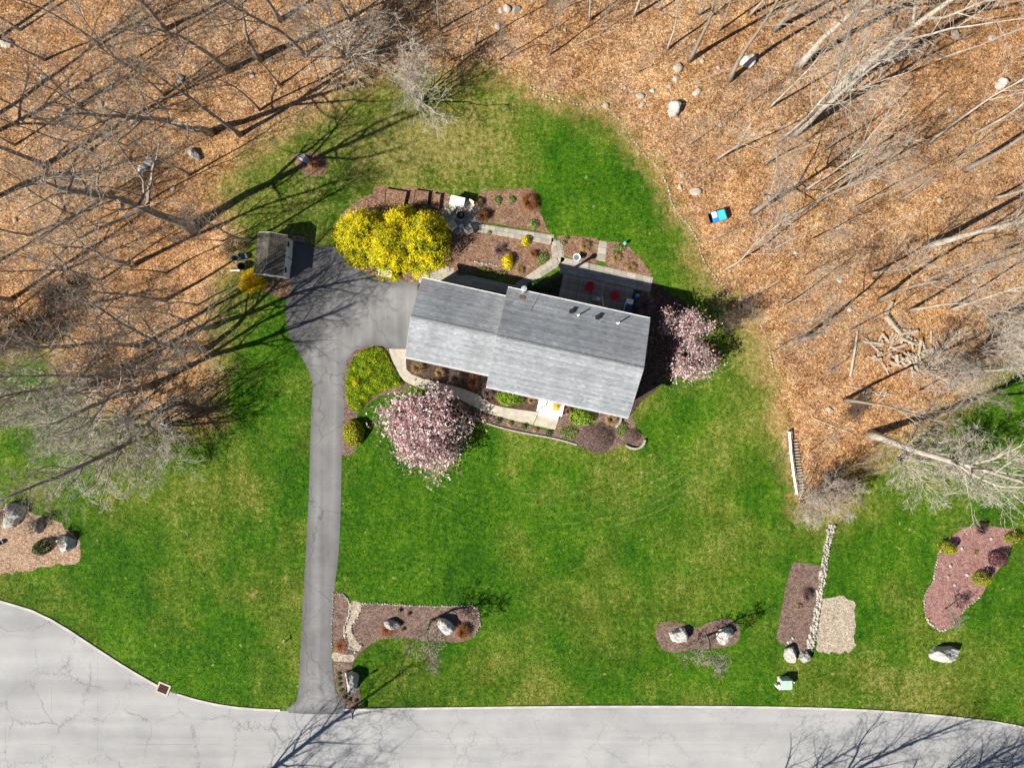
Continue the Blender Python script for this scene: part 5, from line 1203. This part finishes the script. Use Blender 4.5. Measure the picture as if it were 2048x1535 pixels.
proto('multi', 3, M['bark_pale_lit'], h=7.5, r0=.08, limbs=0, start=.22, spread=.6, levels=3, kids=(11, 7, 6), stems=7, up=.03, droop=.5, tipcut=.008)
proto('thicket', 3, M['bark_dark'], h=2.6, r0=.03, limbs=0, start=.15, spread=.9, levels=3, kids=(9, 6, 5), stems=9)
proto('garden', 2, M['bark'], h=4.6, r0=.09, limbs=0, start=.26, spread=1.1, levels=4, kids=(11, 7, 6, 4), tipcut=.010, wig=.14)
_cnt = {}
TR = random.Random(5)
def tree(key, px, py, h=None, rz=None, label=None, group=None, name='bare_tree', cat='tree', lean=0.0, lean_dir=0.0, sxy=1.0):
    i = _cnt.get(key, 0); _cnt[key] = i + 1
    tm, cm = PROTO[key][i % len(PROTO[key])]
    base_h = {'oak': 21, 'tall': 20, 'pale': 21, 'thin': 13, 'palethin': 13, 'sapling': 6, 'multi': 7.5, 'thicket': 2.6, 'garden': 4.6}[key]
    s = (h or base_h) / base_h
    o = empty(name, W(px, py), label, cat, group)
    o.scale = (s * sxy, s * sxy, s)
    rz = TR.uniform(0, 6.28) if rz is None else rz
    o.rotation_euler = (Matrix.Rotation(lean, 3, Vector((-math.sin(lean_dir), math.cos(lean_dir), 0))) @ Matrix.Rotation(rz, 3, 'Z')).to_euler() if lean else (0, 0, rz)
    link('trunk', tm, o); link('crown', cm, o)
    return o
GW = 'bare trees of the woods'
# traced trees: key, base px, height, label
HERO = [('oak', 385, 456, 22, 'broad dark oak whose shadow reaches the back lawn', 4, 200, 1.25), ('oak', 420, 266, 20, 'thick dark tree at the woodland edge of the back lawn'), ('tall', 458, 142, 19, 'straight tree with a mossy trunk in the northwest woods'),
        ('oak', 345, 806, 17, 'tree fanning its branches over the west lawn', 26, -112, 1.1), ('oak', 300, 772, 18, 'spreading tree rooted at the tip of the west woods', 8, -140), ('tall', 282, 692, 18, 'leaning tree by the dark thicket in the west woods'),
        ('pale', 1665, 190, 22, 'thickest pale-barked tree with a great arching limb', 5, 20), ('pale', 1742, 868, 19, 'pale-barked tree leaning out over the east lawn', 14, -18), ('pale', 1598, 130, 18, 'pale-barked tree beside the long striped boulder'), ('pale', 1590, 266, 17, 'pale crooked tree with stubby limbs in the northeast woods'),
        ('palethin', 1434, 318, 13, 'short pale-barked tree with a burst of twigs on top'), ('multi', 840, 205, 8, 'drooping many-stemmed tree at the top of the back lawn'), ('multi', 690, 110, 11, 'white-stemmed clump at the north woodland edge'), ('oak', 1505, 425, 12, 'wide-crowned tree next to the blue tarped crate', 0, 0, 1.3), ('multi', 1640, 985, 5.5, 'twiggy many-stemmed tree above the rubble wall'), ('multi', 1600, 1000, 5.0, 'many-stemmed tree spreading twigs over the front lawn by the white rail'), ('multi', 250, 840, 10, 'many-stemmed tree with pale twigs spread over the west lawn', 18, -100, 1.25), ('multi', 330, 845, 8.5, 'lower many-stemmed tree at the tip of the west woods', 12, -80, 1.2), ('multi', 120, 790, 10, 'many-stemmed tree beside the dark thicket', 10, -120, 1.1), ('oak', 428, 652, 15, 'broad oak shading the driveway from below the forsythia'), ('oak', 408, 700, 16, 'broad oak casting branch shadows on the lawn beside the driveway'), ('multi', 1800, 915, 8, 'many-stemmed tree under the pale leaning tree'), ('multi', 1895, 925, 8, 'many-stemmed tree between the leaning tree and the reddish bed'), ('multi', 1960, 700, 8, 'many-stemmed tree over the fallen pale trunk'), ('multi', 1850, 740, 7, 'many-stemmed brushy tree beside the log pile'),
        ('garden', 862, 1240, 6.4, 'small bare tree beside boulders in the driveway bed'), ('garden', 1414, 1270, 6.2, 'small bare tree between the two kidney bed boulders'), ('garden', 1890, 1217, 3.4, 'slim bare ornamental tree in the reddish bed'),
        ('tall', 500, 480, 12, 'tree rising behind the mossy-roofed shed')]
for k, x, y, h, lb, *ln in HERO: tree(k, x, y, h, None, lb, lean=R(ln[0]) if ln else 0, lean_dir=R(ln[1]) if ln else 0, sxy=ln[2] if len(ln) > 2 else 1.0)
WOODS = [('tall', 480, 270, 17), ('thin', 225, 257, 15), ('thin', 254, 292, 9), ('thin', 105, 250, 14), ('tall', 266, 530, 18), ('thin', 332, 546, 11), ('tall', 180, 770, 17), ('tall', 240, 742, 17), ('thin', 395, 610, 10), ('sapling', 440, 455, 6), ('thin', 445, 482, 8), ('thin', 375, 640, 10), ('thin', 330, 190, 14), ('tall', 90, 330, 20), ('thin', 150, 430, 13), ('thin', 60, 470, 14), ('thin', 200, 560, 13),
         ('thin', 560, 170, 12), ('tall', 610, 110, 16), ('thin', 760, 130, 10), ('sapling', 900, 120, 7), ('thin', 950, 90, 10), ('sapling', 830, 45, 7), ('thin', 1000, 120, 8), ('tall', 560, 40, 17), ('thin', 700, 40, 13), ('tall', 330, 60, 18), ('thin', 200, 90, 14), ('thin', 90, 120, 14), ('thin', 30, 290, 13), ('thin', 160, 210, 12), ('thin', 300, 400, 12), ('tall', 20, 600, 17), ('thin', 130, 540, 12), ('sapling', 350, 470, 6), ('sapling', 230, 640, 6), ('sapling', 330, 720, 6), ('thin', 385, 820, 11), ('sapling', 410, 760, 6),
         ('palethin', 1268, 32, 14), ('palethin', 1335, 100, 12), ('sapling', 1200, 72, 5), ('sapling', 1276, 144, 5), ('sapling', 1030, 110, 6), ('sapling', 1110, 30, 6), ('thin', 1440, 60, 12), ('palethin', 1860, 285, 15), ('palethin', 1640, 384, 13), ('palethin', 1950, 268, 14), ('thin', 1700, 420, 10), ('pale', 1855, 490, 17), ('palethin', 1745, 545, 12), ('thin', 1530, 330, 11), ('palethin', 1540, 215, 12), ('thin', 1400, 30, 10), ('thin', 1570, 610, 9), ('palethin', 1990, 395, 14), ('thin', 1650, 300, 11), ('thin', 1620, 480, 9), ('palethin', 1900, 620, 14), ('tall', 1980, 640, 17), ('thin', 1700, 660, 9), ('sapling', 1500, 640, 5), ('sapling', 1550, 700, 5), ('sapling', 1470, 230, 6), ('sapling', 1380, 290, 5), ('thin', 1800, 400, 12), ('sapling', 1660, 740, 6), ('thin', 1840, 780, 10), ('thin', 2010, 500, 13), ('sapling', 1600, 560, 6), ('thin', 1320, 20, 10), ('sapling', 1430, 480, 5), ('sapling', 1620, 900, 5), ('sapling', 1700, 930, 5)] + [('tall', 1380, 120, 17), ('tall', 1460, 160, 18), ('tall', 1550, 60, 18), ('tall', 1620, 240, 19), ('tall', 1570, 440, 17), ('tall', 1760, 600, 17), ('tall', 1930, 340, 18), ('tall', 1600, 680, 16), ('tall', 1690, 800, 15), ('palethin', 1610, 380, 15), ('palethin', 1560, 280, 15), ('palethin', 1500, 30, 14), ('palethin', 1820, 620, 15), ('palethin', 1450, 540, 12), 
         ('tall', 375, 735, 16), ('thin', 40, 60, 14), ('thin', 250, 130, 13), ('thin', 180, 300, 13), ('tall', 330, 600, 14), ('thin', 380, 350, 12), ('thin', 640, 160, 11), ('thin', 520, 220, 13), ('tall', 520, 120, 17), ('thin', 1100, 110, 9), ('palethin', 1180, 40, 12), ('thin', 880, 60, 12)]
LAB = {'tall': 'bare grey deciduous tree standing in the leaf-covered woods', 'oak': 'broad bare oak standing in the leaf-covered woods', 'thin': 'slender bare grey tree standing in the leaf-covered woods', 'palethin': 'slender pale-barked bare tree standing in the leaf-covered woods', 'pale': 'big pale-barked bare tree standing in the leaf-covered woods', 'sapling': 'low bare sapling rising from the fallen leaves'}
for k, x, y, h in WOODS: tree(k, x, y, h, None, LAB[k], {'tall': 'tall woodland trees', 'oak': 'broad woodland oaks', 'thin': 'slender woodland trees', 'palethin': 'slender pale woodland trees', 'pale': 'big pale woodland trees', 'sapling': 'woodland saplings'}[k])
# trees just outside the picture whose shadows fall into it
for k, x, y, h in (('oak', -60, 420, 20), ('tall', -40, 250, 19), ('tall', -90, 560, 18), ('thin', -30, 660, 14), ('oak', -120, 330, 20), ('tall', -70, 120, 19), ('oak', -100, 720, 18)):
    tree(k, x, y, h, None, 'bare tree beyond the west edge of the lot', 'trees beyond the west edge')
for k, x, y, h in (('oak', 420, 1652, 20), ('oak', 380, 1640, 18), ('oak', 1430, 1660, 16), ('oak', 1530, 1650, 17), ('oak', 1640, 1655, 17), ('oak', 1740, 1640, 16), ('tall', 1590, 1700, 19), ('oak', 1820, 1650, 16)):
    tree(k, x, y, h, None, 'bare street tree across the road casting shadow on the asphalt', 'trees across the road')
for x, y, s in ((60, 650, 1.5), (110, 600, 1.2), (20, 690, 1.5), (90, 680, 1.4), (130, 590, 1.0)):
    tree('thicket', x, y, 2.6 * s, None, 'tangled dark thicket shrub at the edge of the west woods', 'thicket shrubs', 'thicket_shrub', 'shrub', sxy=1.15)
for x, y, s in ((400, 825, .8), (470, 500, .9), (1450, 640, 1.1), (1480, 620, 1.0), (1700, 820, 1.0), (1650, 960, .9), (20, 1020, .8), (130, 1075, .7), (80, 1045, .7), (1680, 970, 1.1)):
    tree('thicket', x, y, 2.6 * s, None, 'loose twiggy bare shrub at the lawn edge', 'twiggy shrubs', 'twiggy_shrub', 'shrub')

# ------------------------------------------------------------------ magnolias
def magnolia(px, py, h, r0, stems, seed, label, nb, spread_px=None, sxy=1.0, ba=.085):
    tr, cr, tips = grow_tree(seed, h, r0, 0, .18, .85, 3, (9, 7, 6), stems=stems, up=.05, tipcut=.009)
    o = empty('magnolia_tree', W(px, py), label, 'tree', 'magnolias in bloom'); o.scale = (sxy, sxy, 1)
    tr.build('trunk', M['bark'], o, smooth=True); c = cr.build('crown', M['bark'], o)
    T = np.array([tuple(t_[0]) for t_ in tips]); D = np.array([tuple(t_[1]) for t_ in tips])
    i = rng.integers(len(T), size=nb); P = T[i] + rng.normal(scale=.26, size=(nb, 3)) - D[i] * rng.random((nb, 1)) * .7
    keep = P[:, 2] > .5; P = P[keep]; n = len(P)
    # each blossom: three petals
    pos = np.repeat(P, 3, 0) + rng.normal(scale=.04, size=(n * 3, 3)); nr = np.tile([0, 0, .7], (n * 3, 1)) + rng.normal(scale=.7, size=(n * 3, 3))
    link('blossom', leaf_mesh('blossom', pos, nr, ba * rng.uniform(.5, 1.3, n * 3), np.repeat(rng.random(n), 3) + rng.normal(scale=.1, size=n * 3), M['pink'], .55), c)
magnolia(852, 857, 4.4, .09, 13, 3, 'wide pink magnolia in full bloom on the front lawn', 7000, sxy=1.75, ba=.065)
magnolia(1360, 660, 5.2, .10, 6, 11, 'pink magnolia in bloom at the east end of the house', 2300, sxy=.95, ba=.075)
magnolia(1376, 730, 4.0, .08, 6, 17, 'smaller pale pink magnolia at the edge of the house shadow', 1700, sxy=1.1, ba=.075)

# ------------------------------------------------------------------ logs, firewood, fence, fallen tree
random.seed(33)
def log(px, py, px2, py2, r, z=0.0, label='cut log in the brush pile among the leaves', group='logs of the brush pile', mat=None):
    a_, b_ = W(px, py), W(px2, py2); c = (a_ + b_) / 2; L = (b_ - a_).length
    m = MB(); k = 4; pts = [(-L / 2 + L * i / k, random.uniform(-.04, .04) * L * .3, random.uniform(-.01, .01)) for i in range(k + 1)]
    m.tube(pts, [r * random.uniform(.9, 1.1) * (1 - .08 * i) for i in range(k + 1)], 9)
    o = m.build('log', mat or M['log'], None, (c.x, c.y, r * .9 + z), math.atan2((b_ - a_).y, (b_ - a_).x))
    return tag(o, label, 'log', group)
log(1768, 632, 1797, 666, .26, 0, 'thickest bent log sticking out of the brush pile', None); log(1770, 627, 1783, 604, .24, 0, 'short thick log butted against the thickest log', None)
log(1726, 683, 1766, 687, .17, 0, 'straight log pointing at the brush pile from the lawn side', None); log(1699, 752, 1714, 662, .13, 0, 'long slim barkless pole beside the brush pile', None, M['bark_pale_lit'])
for i in range(74):
    a_ = random.uniform(0, 6.283); k = random.random() ** .6; x, y = 1812 + 72 * k * math.cos(a_), 702 + 44 * k * math.sin(a_); L = random.uniform(4, 13) * (1.6 if random.random() < .15 else 1); an = random.uniform(0, 3.14)
    log(x - L * math.cos(an), y - L * math.sin(an), x + L * math.cos(an), y + L * math.sin(an), random.uniform(.07, .19), random.uniform(0, .35) * (1 - k))
for i in range(12):
    x, y = 1735 + random.uniform(-25, 35), 790 + random.uniform(-14, 14); L = random.uniform(5, 12); an = random.uniform(0, 3.14)
    log(x - L * math.cos(an), y - L * math.sin(an), x + L * math.cos(an), y + L * math.sin(an), random.uniform(.06, .12), 0, 'short split log in the scatter below the brush pile', 'scattered split logs')
for i in range(18):
    t_ = i / 17; x = 1589 + 14 * t_ ** 1.3 + random.uniform(-1, 1); y = 880 + 100 * t_
    log(x - 6, y + 1, x + 6, y - random.uniform(0, 2), .105, random.uniform(0, .05), ORD[17 - i] + ' short firewood log from the rubble wall, beside the white rail', 'firewood row')
o = empty('rail_fence', W(1582, 925), 'long white rail on low posts beside the firewood row', 'fence')
PF = [W(1575, 863) - o.location, W(1578, 905) - o.location, W(1584, 950) - o.location, W(1590, 986) - o.location]
for a_, b_ in zip(PF[:-1], PF[1:]):
    m_ = (a_ + b_) / 2; MB().box((m_.x, m_.y, .55), ((b_ - a_).length - .02, .12, .09), math.atan2((b_ - a_).y, (b_ - a_).x)).build('rail', M['white'], o)
    MB().box((m_.x, m_.y, .28), ((b_ - a_).length - .02, .05, .12), math.atan2((b_ - a_).y, (b_ - a_).x)).build('rail', M['white'], o)
for q in PF: MB().box((q.x, q.y, .30), (.10, .10, .60)).build('post', M['white'], o)
# fallen tree entering from the east
tm, cm = PROTO['pale'][1]
o = empty('fallen_tree', W(2120, 722) + Vector((0, 0, .25)), 'fallen pale-barked tree with its branches over the brush pile', 'tree'); o.scale = (.62, .62, .62)
o.rotation_euler = (Matrix.Rotation(math.pi + R(2), 3, 'Z') @ Matrix.Rotation(R(84), 3, 'Y')).to_euler(); link('trunk', tm, o); link('crown', cm, o)
# dead poles lying in the woods
for i, (x, y, x2, y2, r_) in enumerate(((1530, 322, 1690, 262, .06), (1640, 395, 1760, 352, .07), (1370, 175, 1480, 128, .05), (1550, 495, 1640, 450, .06), (1880, 120, 2040, 60, .09), (1610, 650, 1700, 600, .06), (1480, 600, 1560, 560, .07), (1850, 560, 1960, 520, .08), (1560, 600, 1620, 598, .05), (1760, 460, 1850, 420, .06), (1150, 90, 1230, 60, .05), (100, 500, 160, 560, .06), (1690, 770, 1790, 790, .06), (1625, 835, 1700, 865, .06), (1650, 40, 1720, 15, .05))):
    log(x, y, x2, y2, r_, 0, 'long dead pole lying on the woodland leaves', 'dead poles in the woods', M['bark_pale_lit'] if x > 1000 else M['bark'])  # eastern poles take the lighter, sunlit-looking bark copy
# twigs and curled leaves all over the woodland floor
lp = [tuple(W(*p)[:2]) for p in smooth_px(LAWN)]
def scatter(n, outside=True):
    P = np.column_stack([rng.uniform(-54, 54, n), rng.uniform(-18, 40, n)]); ins = in_poly(P, lp); return P[~ins] if outside else P[ins]
P = scatter(5200); m = MB()
for x, y in P:
    L = random.uniform(.2, 1.1); an = random.uniform(0, 3.14); dx, dy = L / 2 * math.cos(an), L / 2 * math.sin(an); r_ = random.uniform(.006, .02)
    m.tube([(x - dx, y - dy, .03), (x + random.uniform(-.06, .06), y + random.uniform(-.06, .06), .06), (x + dx, y + dy, .03)], [r_, r_, r_ * .5], 3, False)
tag(m.build('fallen_twigs', M['bark']), 'fallen twigs littering the woodland floor', 'twigs', None, 'stuff')
P = scatter(110000); n = len(P)
pos = np.column_stack([P, rng.uniform(.02, .07, n)]); me = leaf_mesh('fallen_leaves', pos, np.tile([0, 0, 1.0], (n, 1)) + rng.normal(scale=.55, size=(n, 3)), rng.uniform(.03, .075, n), rng.random(n), M['litterleaf'], .6)
tag(link('fallen_leaves', me), 'curled dead leaves lying on the woodland floor', 'leaves', None, 'stuff')

# ------------------------------------------------------------------ grass standing on the lawn
drive_w = [tuple(W(*p)[:2]) for p in smooth_px(DRIVE)]
n = 100000; P = np.column_stack([rng.uniform(-50, 50, n), rng.uniform(-32, 31, n)])
P = P[in_poly(P, lp) & ~in_poly(P, drive_w)]
road_y = np.interp(P[:, 0], [W(*p).x for p in ROAD_TOP], [W(*p).y for p in ROAD_TOP]); P = P[P[:, 1] > road_y + .2]
for poly_o in [o_ for o_ in bpy.data.objects if o_.get('kind') == 'structure' and o_.name.split('.')[0] in ('mulch_bed', 'garden_bed', 'gravel_patch', 'leaf_bed', 'path', 'creek_gravel')]:
    P = P[~in_poly(P, [(v.co.x + poly_o.location.x, v.co.y + poly_o.location.y) for v in poly_o.data.vertices])]
for poly_ in ([(775, 692), (1120, 770), (1125, 862), (1060, 852), (780, 770)], [(808, 555), (1300, 635), (1262, 838), (975, 778), (812, 720)], [(1120, 540), (1275, 570), (1270, 620), (1110, 590)], [(510, 465), (580, 475), (578, 557), (510, 548)]):
    P = P[~in_poly(P, [tuple(W(*q)[:2]) for q in poly_])]
ed = dist_poly(P, lp); P = P[(ed > rng.uniform(.2, 2.2, len(ed)))]
n = len(P); dv = dry_fn(P, None)
pat = np.array([mnoise.noise(Vector((x * .6, y * .6, 2.0))) + .6 * mnoise.noise(Vector((x * .13, y * .13, 5.0))) for x, y in P])
a_ = rng.uniform(0, 6.283, n); sz = rng.uniform(.045, .10, n); tl = rng.normal(scale=.5, size=n)
pos = np.column_stack([P, sz * .45])
nr = np.column_stack([np.cos(a_), np.sin(a_), 1.7 + tl])
me = leaf_mesh('grass_tufts', pos, nr, sz, np.clip(.42 + .30 * pat + .30 * dv + rng.normal(scale=.20, size=n), 0, 1), leafmat('grass_blade', [(0.0, (0.006, 0.042, 0.001)), (0.38, (0.026, 0.098, 0.002)), (0.66, (0.080, 0.155, 0.006)), (0.86, (0.19, 0.22, 0.025)), (1.0, (0.42, 0.38, 0.13))], .8, .35), .35)
tag(link('grass_tufts', me), 'grass tufts standing up from the mown lawn', 'grass', None, 'stuff')

n = 900; a_ = rng.uniform(0, 6.283, n); k_ = rng.random(n) ** .5
c1, c2 = W(848, 860), W(1368, 700); sel = rng.random(n) < .65
pos = np.column_stack([np.where(sel, c1.x + 5.2 * k_ * np.cos(a_), c2.x + 3.6 * k_ * np.cos(a_)), np.where(sel, c1.y + 4.6 * k_ * np.sin(a_), c2.y + 4.2 * k_ * np.sin(a_)), np.full(n, .05)])
tag(link('fallen_petals', leaf_mesh('fallen_petals', pos, np.tile([0, 0, 1.0], (n, 1)) + rng.normal(scale=.25, size=(n, 3)), rng.uniform(.03, .055, n), rng.uniform(.6, 1, n), M['pink'], .6)), 'fallen pink petals on the grass below the magnolias', 'petals', None, 'stuff')

# ------------------------------------------------------------------ labels: name the landmark a look-alike stands closest to
LANDMARKS = [(545, 505, 'mossy-roofed shed'), (503, 563, 'yellow forsythia'), (1350, 216, 'blocky pale boulder'), (1495, 121, 'long striped boulder'), (1433, 430, 'blue tarped crate'), (1800, 700, 'brush pile of logs'), (1582, 900, 'long white rail'), (385, 456, 'broad dark oak'), (1665, 190, 'thickest pale-barked tree'), (300, 323, 'pale rounded boulder'), (60, 650, 'dark thicket'),
             (2005, 167, 'squarish white boulder'), (840, 205, 'drooping many-stemmed tree'), (690, 110, 'white-stemmed clump'), (1434, 318, 'short pale-barked tree'), (458, 142, 'tree with the mossy trunk'), (420, 266, 'thick dark tree at the back lawn'), (1598, 130, 'pale tree by the striped boulder'), (1742, 868, 'pale leaning tree'), (630, 330, 'russet spiky shrub'), (388, 308, 'dark grey boulder'), (1062, 176, 'start of the stone border'), (1890, 705, 'fallen pale tree')]
NOUN = {'slender woodland trees': 'slender bare grey tree', 'tall woodland trees': 'bare grey woodland tree', 'slender pale woodland trees': 'slender pale-barked tree', 'woodland saplings': 'low bare sapling', 'small rocks in the woods': 'small weathered rock', 'twiggy shrubs': 'loose twiggy bare shrub', 'dead poles in the woods': 'long dead pole on the leaves'}
for gname, noun in NOUN.items():
    objs = [o_ for o_ in bpy.data.objects if o_.get('group') == gname]; taken = set()
    cand = []
    for o_ in objs:
        k_ = F / (H - o_.location.z)
        x, y = CX + o_.location.x * k_, CY - o_.location.y * k_
        for lx, ly, nm in LANDMARKS: cand.append((math.hypot(x - lx, y - ly), o_, nm))
    cand.sort(key=lambda c_: c_[0])
    first = {}
    for d_, o_, nm in cand:                                        # the closest one to each landmark, if it is truly close
        if nm not in first: first[nm] = (d_, o_)
    done = set()
    for nm, (d_, o_) in sorted(first.items(), key=lambda q: q[1][0]):
        if d_ < 170 and o_.name not in done:
            done.add(o_.name); o_['label'] = noun + ' standing closest to the ' + nm if 'rock' not in noun and 'pole' not in noun else noun + ' lying closest to the ' + nm
    for o_ in objs:
        if o_.name not in done: o_['label'] = o_['label'] + ', away from other landmarks' if len((o_['label'] + ', away from other landmarks').split()) <= 16 else o_['label']
